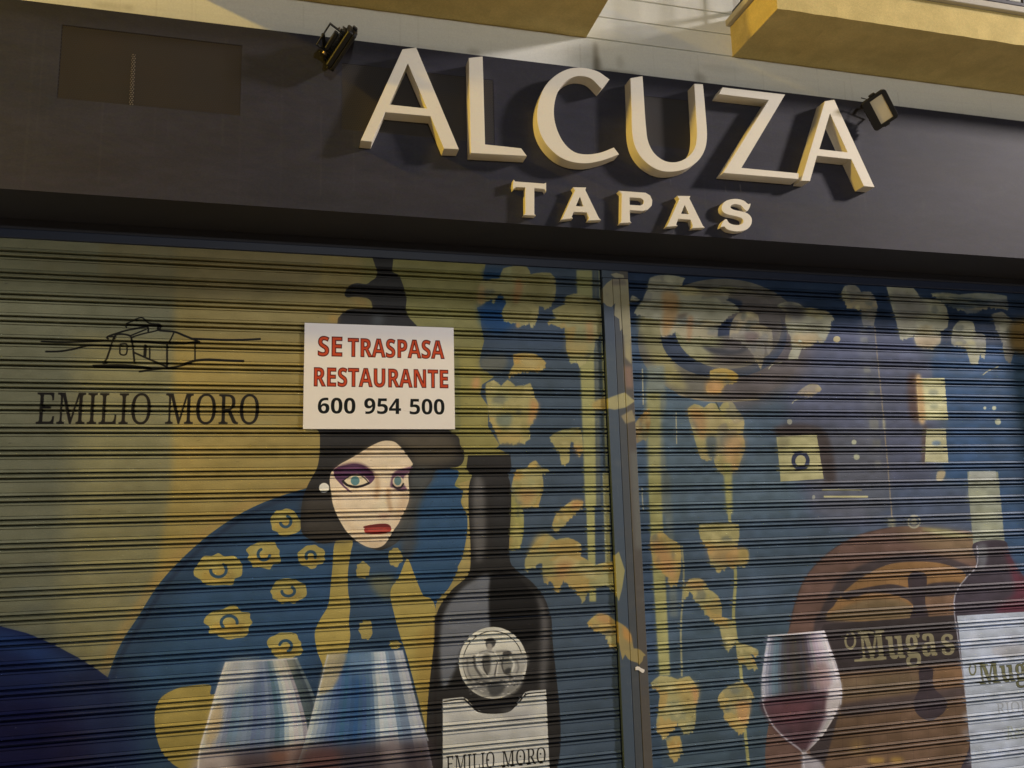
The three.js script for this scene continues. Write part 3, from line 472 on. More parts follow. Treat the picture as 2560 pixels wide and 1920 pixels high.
  // two painted wine glasses
  m.streaks(zd, [1300, 1050, 1250, 1200, 1200, 1380, 1150, 1550, 1130, 1740], [1712, 1026, 1800, 1210, 1870, 1400, 1895, 1500, 1930, 1740],
    [[0, [206, 194, 186]], [0.08, [170, 168, 172]], [0.2, [96, 116, 142]], [0.32, [120, 138, 160]], [0.42, [86, 108, 140]], [0.52, [108, 128, 154]], [0.62, [76, 98, 130]], [0.66, [150, 156, 168]], [0.7, [192, 186, 186]], [0.82, [176, 172, 176]], [0.84, [84, 88, 100]], [0.95, [66, 74, 90]], [1, [120, 122, 130]]]);
  fill(zd, [1310, 1055, 1500, 1045, 1460, 1150, 1350, 1230, 1270, 1300], P(186, 180, 178), { blur: 12, alpha: 0.75 }); fill(zd, [1215, 1330, 1275, 1290, 1275, 1420, 1215, 1530, 1180, 1500], P(176, 150, 108), { blur: 6, alpha: 0.8 });
  fill(zd, [1560, 1040, 1700, 1032, 1690, 1110, 1600, 1120], P(170, 158, 132), { blur: 9, alpha: 0.6 });
  fill(zd, [1160, 1560, 1900, 1530, 1935, 1740, 1120, 1740], P(70, 50, 50), { blur: 14, sharp: true, alpha: 0.82 }); fill(zd, [1140, 1580, 1330, 1560, 1330, 1740, 1110, 1740], P(176, 158, 152), { blur: 14, alpha: 0.8 }); fill(zd, [1560, 1560, 1800, 1545, 1790, 1600, 1600, 1640], P(128, 80, 60), { blur: 10, alpha: 0.7 }); fill(zd, [1660, 1560, 1760, 1555, 1770, 1740, 1680, 1740], P(140, 124, 122), { blur: 8, alpha: 0.5 });
  line(zd, [1300, 1052, 1250, 1205, 1200, 1385, 1152, 1550, 1138, 1700], P(208, 196, 190), 4, { blur: 1.2 }); line(zd, [1302, 1050, 1500, 1040, 1710, 1027], P(196, 190, 188), 3, { blur: 1 });
  m.streaks(ze, [182, 1006, 155, 1110, 130, 1200, 60, 1480, -30, 1740], [612, 980, 640, 1080, 680, 1230, 752, 1490, 806, 1740],
    [[0, [190, 186, 184]], [0.07, [140, 148, 164]], [0.16, [92, 114, 148]], [0.26, [60, 94, 136]], [0.4, [52, 86, 132]], [0.52, [74, 104, 144]], [0.58, [92, 118, 154]], [0.61, [186, 188, 194]], [0.76, [180, 182, 190]], [0.78, [126, 138, 158]], [0.86, [104, 116, 140]], [0.92, [182, 180, 184]], [1, [160, 160, 168]]]);
  fill(ze, [182, 1010, 285, 1002, 270, 1080, 210, 1198, 150, 1230, 130, 1210], P(174, 152, 106), { blur: 3, alpha: 0.75 }); fill(ze, [300, 1000, 440, 992, 450, 1090, 320, 1120], P(112, 136, 164), { blur: 10, alpha: 0.7 });
  fill(ze, [20, 1530, 600, 1500, 775, 1490, 810, 1740, -40, 1740], P(60, 46, 48), { sharp: true, blur: 14, alpha: 0.85 }); fill(ze, [500, 1520, 600, 1510, 640, 1740, 540, 1740], P(132, 116, 116), { blur: 9, alpha: 0.55 }); fill(ze, [60, 1560, 240, 1550, 230, 1680, 40, 1700], P(104, 60, 54), { blur: 12, alpha: 0.6 });
  line(ze, [182, 1008, 132, 1205, 60, 1480], P(192, 188, 188), 3, { blur: 1.2 }); line(ze, [612, 982, 655, 1140, 700, 1330, 760, 1500], P(170, 170, 176), 3, { blur: 1.2 });
  // line drawing of a tower house and the name under it
  const IK = P(22, 19, 16), L = (l, w) => line(zh, l, IK, w);
  L([90, 345, 300, 352, 560, 345, 700, 338], 5); L([130, 438, 260, 436, 400, 412, 520, 385, 720, 380], 5); L([700, 320, 700, 298, 860, 245, 960, 225, 1060, 212, 1070, 250], 5); L([760, 320, 770, 285, 820, 276, 880, 284, 912, 306, 930, 400, 945, 545], 5); L([700, 298, 770, 300], 4); L([725, 400, 690, 500, 665, 540], 5); L([750, 310, 725, 400], 4);
  L([912, 306, 1020, 274, 1165, 238, 1180, 190, 1080, 178, 1010, 124, 930, 155, 865, 188, 870, 215], 4); L([865, 190, 1180, 200], 5); L([910, 290, 1050, 232], 4); L([1170, 200, 1170, 240, 1310, 255, 1400, 290, 1480, 322, 1540, 350], 6); L([1310, 258, 1265, 350], 4); L([912, 345, 1080, 350, 1240, 362, 1400, 362, 1530, 350], 7); L([1480, 320, 1560, 322, 1740, 330, 1920, 330, 2100, 322], 6);
  L([815, 370, 872, 372, 868, 462, 812, 458, 815, 370], 4); L([1245, 365, 1244, 570], 5); L([1502, 360, 1502, 520], 4); L([935, 445, 1060, 500, 1190, 556, 1250, 585], 5); L([570, 572, 760, 568, 920, 575, 1080, 592], 8); L([660, 545, 690, 540], 6); L([1045, 385, 1040, 480], 8); L([1085, 390, 1085, 500], 4); L([990, 622, 1120, 605, 1260, 590, 1400, 562, 1502, 522], 5); L([1400, 555, 1502, 522, 1640, 512, 1780, 520, 1945, 525], 7);
  text('EMILIO', '100px serif', za(242, 1076), za(966, 1288), P(30, 26, 21), { stroke: P(30, 26, 21), width: 0.6 }); text('MORO', '100px serif', za(1068, 1086), za(1664, 1288), P(30, 26, 21), { stroke: P(30, 26, 21), width: 0.6 });
  // scratches and specks
  for (let i = 0; i < 70; i++) { g.fillStyle = `rgba(210,205,190,${rr(0.1, 0.5)})`; g.beginPath(); g.ellipse(rnd() * g.canvas.width, rnd() * g.canvas.height, rr(0.6, 2.2), rr(0.5, 1.1), rnd() * 3, 0, 7); g.fill(); }
  for (let i = 0; i < 120; i++) { const q = m.to(...zk(rr(1280, 1800), rr(880, 1580))); g.fillStyle = `rgba(20,24,30,${rr(0.15, 0.5)})`; g.beginPath(); g.ellipse(q[0], q[1], rr(0.5, 2), rr(0.4, 1.2), rnd() * 3, 0, 7); g.fill(); }
  mottle(g, 0.08, [190, 60, 16]); wear(g, 600); speckle(g, 0.09);
  return g;
}
function paintRight() {
  const m = mural(POST1 - 0.03, X_RIGHT, rgb(P(70, 86, 100))), { fill, line, oval, ring, text, g } = m;
  const zc = Z(1480, 640, 2.0481), zf = Z(1480, 1200, 2.0481), z1 = Z(1580, 680, 4.0963), z2 = Z(2100, 680, 3.1913), z3 = Z(1860, 1200, 2.3043);
  // grounds: navy above, lilac grey in the middle, clear blue to the right, teal grey below
  fill(zc, [150, 40, 2600, 160, 2600, 480, 1200, 420, 150, 330], P(38, 52, 74), { blur: 20 });
  fill(zc, [1050, 440, 1700, 470, 1720, 1300, 1100, 1300], P(82, 84, 102), { blur: 24 });
  fill(z2, [780, 640, 1700, 660, 1700, 1660, 880, 1660, 860, 1200], P(52, 80, 112), { blur: 8 });
  fill(zc, [220, 700, 700, 760, 1100, 1250, 900, 1320, 230, 1320], P(82, 98, 108), { blur: 26 });
  fill(zf, [1400, 40, 1980, 60, 1980, 260, 1500, 240], P(72, 82, 100), { blur: 14 }); fill(zf, [2090, -200, 2700, -200, 2700, 500, 2150, 460], P(52, 76, 104), { blur: 12 });
  fill(zf, [240, 900, 980, 700, 1000, 1500, 300, 1500], P(66, 80, 90), { blur: 26 });
  grain(g, 600, [10, 60], 0.14, [P(60, 76, 100), P(92, 100, 120), P(54, 64, 86), P(96, 110, 124)]);
  // concentric rings
  oval(z1, 920, 700, 860, 632, P(104, 98, 84)); fill(z1, [1000, 300, 1800, 500, 1780, 1000, 1400, 1300, 950, 1340], P(92, 82, 80), { blur: 24 }); fill(z1, [60, 500, 300, 420, 420, 900, 560, 1200, 300, 1080], P(142, 130, 84), { blur: 10 });
  oval(z1, 940, 650, 645, 440, P(58, 66, 80)); oval(z1, 985, 570, 545, 420, P(140, 132, 90)); fill(z1, [1000, 200, 1500, 300, 1530, 700, 1200, 980, 760, 960, 900, 780], P(98, 88, 80), { blur: 16 });
  fill(z1, [720, 760, 900, 780, 1060, 800, 1200, 760, 1120, 830, 960, 850, 820, 830], P(60, 58, 60), { blur: 5 }); fill(z1, [870, 500, 1050, 470, 1060, 640, 880, 660], P(44, 52, 70), { blur: 2, sharp: true }); fill(z1, [960, 270, 1120, 300, 1100, 370, 1000, 360], P(48, 56, 70), { blur: 3 });
  const leaf = m.leaf; m.tones = [P(168, 158, 122), P(130, 122, 100), P(164, 140, 92), P(112, 108, 100)];
  const PALE = P(158, 150, 118), DIM = P(126, 119, 102);
  leaf(z1, [185, 60, 300, 30, 540, 60, 505, 150, 700, 180, 1000, 220, 960, 290, 1050, 330, 1100, 400, 1000, 440, 880, 560, 870, 650, 720, 690, 700, 650, 560, 700, 440, 600, 410, 640, 300, 655, 290, 500, 20, 420, 110, 290, 160, 180], PALE);
  fill(z1, [310, 210, 460, 230, 470, 420, 380, 640, 310, 640, 320, 400], RUST, { blur: 7, alpha: 0.8 }); fill(z1, [570, 470, 630, 470, 600, 690, 570, 690], P(160, 110, 66), { blur: 5, alpha: 0.6 }); fill(z1, [470, 440, 580, 420, 500, 480], P(96, 76, 56), { blur: 5, alpha: 0.7 });
  leaf(z1, [0, 240, 80, 285, 60, 300, -20, 300], PALE); 
  leaf(z1, [1020, 520, 1080, 430, 1200, 400, 1290, 440, 1300, 540, 1430, 590, 1432, 780, 1400, 850, 1350, 700, 1345, 900, 1320, 1000, 1250, 860, 1200, 780, 1100, 700, 1000, 670], P(150, 132, 98)); fill(z1, [1160, 620, 1300, 620, 1280, 700, 1180, 720], P(110, 92, 80), { blur: 8 });
  leaf(z1, [1490, 340, 1560, 308, 1700, 320, 1770, 370, 1880, 375, 2020, 420, 2070, 480, 2040, 500, 2020, 620, 1960, 720, 1930, 740, 1900, 690, 1830, 760, 1740, 780, 1700, 890, 1600, 890, 1640, 780, 1630, 660, 1600, 620, 1570, 520, 1580, 420], PALE); fill(z1, [1560, 320, 1760, 360, 1740, 480, 1600, 470], P(92, 84, 80), { blur: 12 }); fill(z1, [1650, 640, 1900, 650, 1800, 760, 1680, 740], P(176, 150, 104), { blur: 7 });
  leaf(z1, [800, 1010, 900, 985, 1030, 1010, 1090, 1060, 1060, 1130, 940, 1150, 900, 1235, 770, 1238, 760, 1180, 800, 1110], P(178, 144, 66)); fill(z1, [770, 1120, 930, 1130, 900, 1235, 770, 1235], RUST, { blur: 7 });
  line(z1, [470, 1250, 700, 1310, 1000, 1322, 1300, 1300], P(150, 130, 96), 5, { blur: 1.5 });
  leaf(z1, [570, 1400, 640, 1350, 740, 1390, 800, 1340, 860, 1350, 890, 1400, 940, 1335, 1030, 1335, 1070, 1400, 1150, 1520, 1130, 1660, 1160, 1800, 1080, 2030, 1000, 2060, 940, 2080, 860, 2010, 830, 1900, 770, 1940, 690, 1880, 640, 1700, 600, 1560], OLIVE);
  fill(z1, [575, 1410, 720, 1420, 760, 1560, 720, 1720, 650, 1560], RUST, { blur: 9, alpha: 0.8 }); fill(z1, [960, 1700, 1150, 1700, 1070, 2020, 960, 2010], RUST, { blur: 12, alpha: 0.7 }); fill(z1, [760, 1700, 860, 1690, 850, 1900, 790, 1900], P(90, 96, 92), { blur: 5 });
  line(zc, [635, 750, 655, 790], P(70, 76, 66), 5);
  oval(z1, 2098, 688, 36, 32, P(186, 164, 112)); leaf(z1, [1680, 1250, 1820, 1145, 1900, 1150, 1940, 1195, 1830, 1280], P(140, 126, 110)); line(z1, [1640, 1345, 1680, 1310, 1800, 1290], PALE, 3); line(z1, [1400, 990, 1440, 945, 1530, 925], PALE, 4);
  // hanging leaves at the top right
  leaf(z2, [10, 170, 40, 110, 120, 100, 170, 160, 250, 160, 300, 280, 270, 420, 190, 440, 170, 300, 60, 290], DIM); leaf(z2, [370, 115, 580, 120, 640, 210, 800, 230, 850, 290, 860, 440, 800, 480, 800, 570, 730, 610, 610, 580, 590, 480, 570, 520, 480, 540, 450, 400, 420, 300], PALE); fill(z2, [420, 150, 640, 200, 700, 320, 480, 380], DIM, { blur: 9 }); fill(z2, [600, 520, 800, 520, 740, 600, 640, 600], P(176, 150, 112), { blur: 7 });
  leaf(z2, [900, 450, 950, 390, 1060, 400, 1080, 480, 1160, 510, 1150, 700, 1120, 640, 1100, 730, 1040, 730, 1000, 600, 890, 570], PALE); leaf(z2, [1205, 340, 1290, 318, 1335, 350, 1400, 440, 1390, 640, 1360, 730, 1320, 700, 1300, 560, 1240, 440], DIM); leaf(z2, [720, 170, 950, 180, 1330, 190, 1340, 300, 1180, 280, 1040, 330, 900, 280], P(78, 86, 92)); fill(z2, [1380, 400, 1700, 380, 1700, 620, 1400, 640], P(120, 92, 46), { blur: 12 });
  line(z2, [1140, 820, 1180, 790, 1260, 755], PALE, 4);
  // thin mast with blocks
  line(z2, [275, 440, 310, 800, 345, 1150, 390, 1660, 430, 2160], P(150, 128, 100), 5, { blur: 1 });
  for (const [x, y, w, h] of [[190, 540, 28, 20], [185, 482, 28, 10], [215, 780, 26, 22], [250, 970, 22, 20], [270, 1215, 36, 40], [350, 1215, 12, 44], [290, 1370, 30, 30], [300, 1530, 24, 24], [410, 2000, 30, 40]]) fill(z2, [x - w, y - h, x + w, y - h, x + w + 4, y + h, x - w + 4, y + h], P(150, 144, 116), { blur: 3, sharp: true, alpha: 0.75 });
  fill(z2, [140, 460, 270, 460, 340, 1400, 240, 1400], P(100, 98, 104), { blur: 10, alpha: 0.5 });
  fill(z2, [-150, 1330, 300, 1320, 370, 1900, -200, 1900], P(92, 90, 92), { blur: 16, alpha: 0.6 });
  // square with a ring, lit panes, dots
  fill(zc, [930, 890, 1180, 885, 1250, 1140, 1160, 1165, 1185, 1130], P(72, 60, 58), { blur: 7 }); fill(zc, [945, 925, 1150, 914, 1186, 1140, 966, 1156], P(178, 166, 112), { sharp: true }); fill(zc, [950, 930, 1010, 926, 1000, 975, 960, 975], P(150, 140, 98), { blur: 6 }); ring(zc, 1068, 1048, 37, 40, P(50, 54, 78), 15);
  fill(z2, [540, 850, 620, 840, 640, 1180, 560, 1150], P(84, 64, 58), { blur: 8 }); fill(z2, [606, 850, 832, 845, 862, 1182, 630, 1182], P(190, 180, 128), { sharp: true }); fill(z2, [606, 850, 650, 850, 680, 1180, 632, 1182], P(190, 150, 96), { blur: 6 }); oval(z2, 745, 960, 40, 24, P(150, 148, 116), { blur: 4 }); oval(z2, 750, 1070, 34, 22, P(150, 148, 110), { blur: 4 });
  fill(z2, [660, 1250, 700, 1250, 680, 1520, 650, 1500], P(92, 74, 66), { blur: 6 }); fill(z2, [688, 1252, 842, 1250, 864, 1520, 676, 1516], P(184, 172, 126), { sharp: true }); oval(z2, 770, 1365, 36, 20, P(120, 136, 150), { blur: 3 }); fill(z2, [780, 1590, 840, 1590, 820, 1660, 770, 1660], P(170, 150, 112), { blur: 2 });
  for (const [x, y, r] of [[112, 1357, 20], [132, 1475, 24], [1230, 1085, 17], [1155, 1085, 12], [1260, 1195, 24], [-320, 553, 14]]) oval(z2, x, y, r, r, P(176, 172, 140), { blur: 1 });
  oval(zc, 1012, 848, 13, 15, P(150, 146, 130)); line(zc, [1180, 1198, 1380, 1198], P(150, 140, 96), 5, { sharp: true }); line(zc, [1190, 1232, 1410, 1232], P(188, 174, 118), 6, { sharp: true }); oval(zc, 1135, 1235, 8, 12, P(140, 138, 124));
  // pale column and vines beside the post
  m.tones = [P(176, 156, 94), P(140, 128, 78), P(182, 136, 64), P(126, 126, 96)];
  const dust = P(150, 142, 84);
  fill(zc, [285, 560, 370, 560, 380, 760, 360, 860, 400, 1320, 300, 1320, 270, 800], P(112, 116, 104), { blur: 5, sharp: true }); fill(zc, [280, 700, 350, 700, 352, 1330, 300, 1330], dust, { blur: 3, sharp: true, alpha: 0.8 }); line(zc, [258, 580, 262, 760], PALE, 4); line(zc, [430, 800, 434, 960], PALE, 4); line(zc, [255, 1180, 262, 1300], PALE, 4);
  leaf(zc, [220, 860, 290, 780, 300, 860, 280, 930, 230, 960], P(150, 118, 70));
  fill(zf, [290, -40, 350, -40, 400, 1000, 345, 1000, 300, 280], dust, { blur: 2, sharp: true }); fill(zf, [360, -40, 400, -40, 440, 700, 400, 700], P(96, 104, 100), { blur: 5, sharp: true });
  fill(zc, [670, 1060, 715, 1060, 720, 1320, 690, 1320], dust, { blur: 3, sharp: true }); line(zf, [690, -20, 705, 200, 735, 480, 725, 700, 760, 960, 780, 1250, 800, 1450], dust, 11, { blur: 1 }); line(zf, [460, 340, 470, 500, 455, 760, 460, 1000], P(140, 134, 96), 6, { blur: 1 });
  leaf(zf, [300, 290, 350, 262, 400, 300, 450, 330, 455, 430, 440, 520, 412, 540, 380, 480, 320, 440, 300, 350], OCHRE); fill(zf, [310, 320, 380, 340, 430, 460, 420, 520, 360, 440], RUST, { blur: 9 });
  leaf(zf, [548, 228, 750, 226, 752, 300, 740, 350, 800, 380, 790, 430, 700, 440, 640, 465, 600, 400, 590, 340, 555, 300], OLIVE); fill(zf, [600, 340, 780, 350, 720, 420, 620, 420], RUST, { blur: 9, alpha: 0.6 });
  leaf(zf, [470, 560, 500, 508, 560, 505, 600, 560, 650, 600, 665, 700, 720, 720, 740, 800, 700, 880, 670, 830, 650, 740, 590, 690, 540, 620, 500, 570, 470, 610], OLIVE); fill(zf, [490, 520, 570, 515, 560, 560, 500, 550], RUST, { blur: 6, alpha: 0.7 });
  leaf(zf, [740, 830, 850, 870, 852, 900, 810, 890, 850, 970, 790, 950, 750, 930], OLIVE);
  leaf(zf, [300, 1040, 350, 1000, 440, 1020, 500, 1005, 545, 1080, 530, 1160, 520, 1280, 470, 1300, 440, 1240, 380, 1320, 330, 1290, 340, 1180, 350, 1100], OLIVE); fill(zf, [430, 1030, 540, 1050, 520, 1160, 460, 1130], OCHRE, { blur: 9 }); fill(zf, [510, 1060, 545, 1080, 530, 1150], RUST, { blur: 4 });
  leaf(zf, [645, 1110, 690, 1060, 740, 1035, 790, 1040, 830, 1110, 800, 1140, 805, 1210, 770, 1300, 730, 1280, 690, 1230], OCHRE); fill(zf, [740, 1140, 810, 1140, 790, 1240, 750, 1220], RUST, { blur: 6 });
  leaf(zf, [380, 1320, 450, 1310, 460, 1390, 420, 1450, 390, 1380], OCHRE); fill(z3, [-30, 400, 20, 400, 25, 470, -20, 480], OCHRE, { blur: 3 });
  // barrel
  const BR = P(106, 77, 64);
  fill(z3, [235, 1000, 262, 850, 292, 720, 340, 590, 420, 480, 540, 380, 680, 312, 850, 272, 1000, 268, 1150, 290, 1340, 320, 1420, 600, 1400, 1800, 200, 1800], BR);
  fill(z3, [880, 290, 1050, 280, 1330, 330, 1330, 450, 1100, 420], P(124, 96, 66), { blur: 18 }); fill(z3, [1020, 280, 1160, 285, 1330, 325, 1180, 330], P(150, 138, 88), { blur: 5 });
  fill(z3, [400, 900, 440, 760, 490, 660, 560, 560, 700, 480, 850, 440, 1050, 430, 1240, 470, 1340, 560, 1300, 900, 1320, 1800, 420, 1800], P(70, 58, 56), { blur: 3 });
  fill(z3, [490, 800, 520, 720, 580, 640, 700, 548, 850, 482, 1050, 470, 1190, 495, 1280, 560, 1250, 800, 900, 820], P(142, 100, 56), { blur: 1 });
  fill(z3, [560, 655, 700, 620, 850, 600, 960, 630, 1010, 690, 980, 720, 940, 690, 840, 655, 700, 655, 600, 690], P(70, 57, 54), { blur: 1 });
  fill(z3, [500, 770, 700, 690, 900, 690, 970, 740, 960, 800, 500, 810], P(120, 95, 62), { blur: 5 }); fill(z3, [1060, 660, 1200, 610, 1220, 800, 1050, 790], P(118, 86, 62), { blur: 8 }); fill(z3, [1060, 600, 1240, 590, 1230, 650, 1050, 670], P(66, 54, 54), { blur: 2 });
  fill(z3, [945, 560, 970, 532, 1030, 532, 1054, 570, 1045, 700, 1060, 800, 960, 800, 975, 720, 950, 630], P(62, 50, 52));
  fill(z3, [420, 900, 460, 830, 1230, 775, 1260, 1060, 555, 1115, 540, 1050, 470, 870], P(58, 48, 46), { sharp: true });
  fill(z3, [540, 1110, 1260, 1050, 1320, 1800, 420, 1800, 560, 1290], P(108, 80, 57), { sharp: true, blur: 2 }); fill(z3, [560, 1150, 980, 1110, 960, 1230, 570, 1260], P(112, 88, 62), { blur: 12 }); fill(z3, [1100, 1090, 1250, 1080, 1260, 1200, 1110, 1190], P(128, 92, 60), { blur: 9 });
  fill(z3, [580, 1290, 980, 1230, 1260, 1190, 1270, 1240, 980, 1300, 600, 1360], P(80, 64, 58), { blur: 5 });
  fill(z3, [1010, 1090, 1085, 1085, 1090, 1190, 1165, 1270, 1150, 1340, 1070, 1385, 1000, 1350, 975, 1280, 1010, 1190], P(62, 50, 52)); oval(z3, 760, 1615, 50, 16, P(176, 132, 58), { blur: 6 }); oval(z3, 880, 1612, 40, 14, P(176, 132, 58), { blur: 6 }); oval(z3, 650, 1540, 40, 40, P(150, 112, 60), { blur: 12, alpha: 0.7 });
  for (let i = 0; i < 9; i++) { const x = 560 + i * 82 + rr(-12, 12); line(z3, [x, 1130, x + 8, 1400, x + 20, 1790], P(78, 58, 46), 1.6, { alpha: 0.5, blur: 0.6 }); line(z3, [x, 560, x + 3, 790], P(96, 66, 42), 1.6, { alpha: 0.5, blur: 0.6 }); }
  line(z3, [262, 850, 292, 720, 340, 590, 420, 480, 540, 380, 680, 312, 850, 272], P(74, 54, 48), 4, { blur: 1.5, alpha: 0.8 });
  const GOLD = P(132, 119, 84);
  text('Muga', 'bold 110px serif', z3(655, 872), z3(1120, 1062), GOLD, { stroke: GOLD, width: 1.5 }); text('s', 'bold 110px serif', z3(1130, 892), z3(1216, 1004), GOLD, { stroke: GOLD, width: 1.5 }); ring(z3, 612, 925, 28, 44, GOLD, 8, { a0: -1.2, span: 5.2 }); line(z3, [610, 872, 680, 868, 740, 880], GOLD, 7); line(z3, [640, 1040, 800, 1030], GOLD, 7);
  // red wine bottle at the edge
  fill(z3, [1286, -48, 1292, 60, 1320, 372, 1500, 352, 1474, 60, 1462, -48], P(132, 132, 108), { sharp: true, blur: 1 });
  fill(z2, [1030, 1588, 1240, 1588, 1250, 1660, 1020, 1660], P(160, 158, 142), { sharp: true, blur: 1.5 }); for (const [x, y] of [[1350, 90], [1390, 200], [1420, 280]]) oval(z3, x, y, 60, 30, P(152, 150, 118), { blur: 9 });
  fill(z3, [1322, 366, 1340, 490, 1280, 560, 1222, 640, 1207, 740, 1228, 900, 1262, 1150, 1300, 1500, 1320, 1800, 2400, 1800, 2400, 700, 1700, 640, 1600, 540, 1530, 430, 1498, 350], P(64, 54, 60));
  fill(z3, [1500, 400, 1560, 480, 1640, 560, 2200, 640, 2200, 760, 1480, 770, 1560, 640], P(92, 44, 54), { blur: 9 }); fill(z3, [1345, 380, 1400, 380, 1390, 500, 1350, 500], P(96, 92, 94), { blur: 6 });
  line(z3, [1342, 380, 1342, 490, 1280, 562, 1224, 640, 1210, 740, 1230, 900, 1264, 1150, 1302, 1500, 1318, 1760], P(160, 152, 156), 4, { blur: 1 });
  fill(z3, [1226, 782, 1620, 758, 2500, 720, 2600, 1800, 1322, 1800, 1300, 1500, 1262, 1100], P(166, 168, 174), { sharp: true });
  for (let i = 0; i < 46; i++) oval(z3, rr(1300, 2100), rr(800, 1700), rr(20, 70), rr(12, 40), rnd() < 0.5 ? P(146, 146, 150) : P(184, 184, 184), { blur: 8, alpha: 0.5 });
  const MOSS = P(104, 100, 66);
  text('Muga', 'bold 110px serif', z3(1345, 1052), z3(1712, 1184), MOSS, { stroke: P(60, 60, 50), width: 2 }); ring(z3, 1316, 1090, 18, 32, MOSS, 6, { a0: -1.2, span: 5.2 }); line(z3, [1316, 1058, 1370, 1052, 1400, 1064], MOSS, 5);
  text('RIOJA', '100px serif', z3(1450, 1285), z3(1680, 1345), P(146, 146, 146)); text('Reserva', 'italic 100px serif', z3(1500, 1420), z3(1760, 1470), P(140, 140, 110), { alpha: 0.6 });
  fill(z3, [1440, 960, 1600, 950, 1600, 1010, 1450, 1010], P(150, 144, 140), { blur: 5, alpha: 0.7 });
  // medallion above the barrel
  ring(z3, 978, 240, 34, 34, P(150, 142, 116), 6, { blur: 0.8 }); oval(z3, 978, 240, 20, 20, P(140, 132, 108), { blur: 2 });
  // wine glass
  m.streaks(z3, [140, 898, 120, 1000, 100, 1160, 108, 1290, 150, 1400, 230, 1490, 338, 1570], [460, 870, 492, 960, 545, 1120, 558, 1240, 530, 1350, 450, 1480, 350, 1575],
    [[0, [192, 186, 186]], [0.08, [124, 130, 140]], [0.2, [92, 102, 114]], [0.28, [76, 72, 74]], [0.5, [72, 62, 60]], [0.64, [84, 72, 72]], [0.72, [140, 128, 130]], [0.84, [178, 166, 168]], [0.95, [200, 184, 180]], [1, [216, 202, 198]]], 24);
  fill(z3, [380, 1080, 470, 1060, 500, 1180, 440, 1210, 390, 1170], P(150, 112, 104), { blur: 9, alpha: 0.6 });
  fill(z3, [112, 1262, 470, 1214, 490, 1300, 450, 1400, 400, 1490, 338, 1560, 230, 1490, 150, 1400], P(82, 50, 54), { blur: 6, alpha: 0.85 }); fill(z3, [150, 1300, 360, 1275, 380, 1330, 250, 1400, 170, 1370], P(108, 62, 66), { blur: 12, alpha: 0.7 });
  fill(z3, [490, 1200, 556, 1160, 557, 1290, 505, 1370, 470, 1330], P(202, 186, 180), { blur: 5, alpha: 0.9 });
  fill(z3, [336, 1565, 380, 1590, 455, 1640, 490, 1800, 346, 1800], P(158, 146, 146), { blur: 3 });
  const RIM = P(198, 188, 188); line(z3, [140, 898, 122, 1000, 102, 1160, 110, 1290, 160, 1405, 240, 1490, 330, 1560, 345, 1640, 348, 1780], RIM, 4, { blur: 1.6, alpha: 0.8 }); line(z3, [460, 871, 492, 960, 532, 1070, 558, 1195, 556, 1290], RIM, 5, { blur: 0.8 }); line(z3, [138, 898, 300, 886, 460, 870], RIM, 4, { blur: 0.8 });
  for (let i = 0; i < 50; i++) { g.fillStyle = `rgba(205,205,200,${rr(0.1, 0.4)})`; g.beginPath(); g.ellipse(rnd() * g.canvas.width, rnd() * g.canvas.height, rr(0.6, 2), rr(0.5, 1.1), rnd() * 3, 0, 7); g.fill(); }
  mottle(g, 0.14, [190, 60, 16]); wear(g, 600); speckle(g, 0.09);
  return g;
}
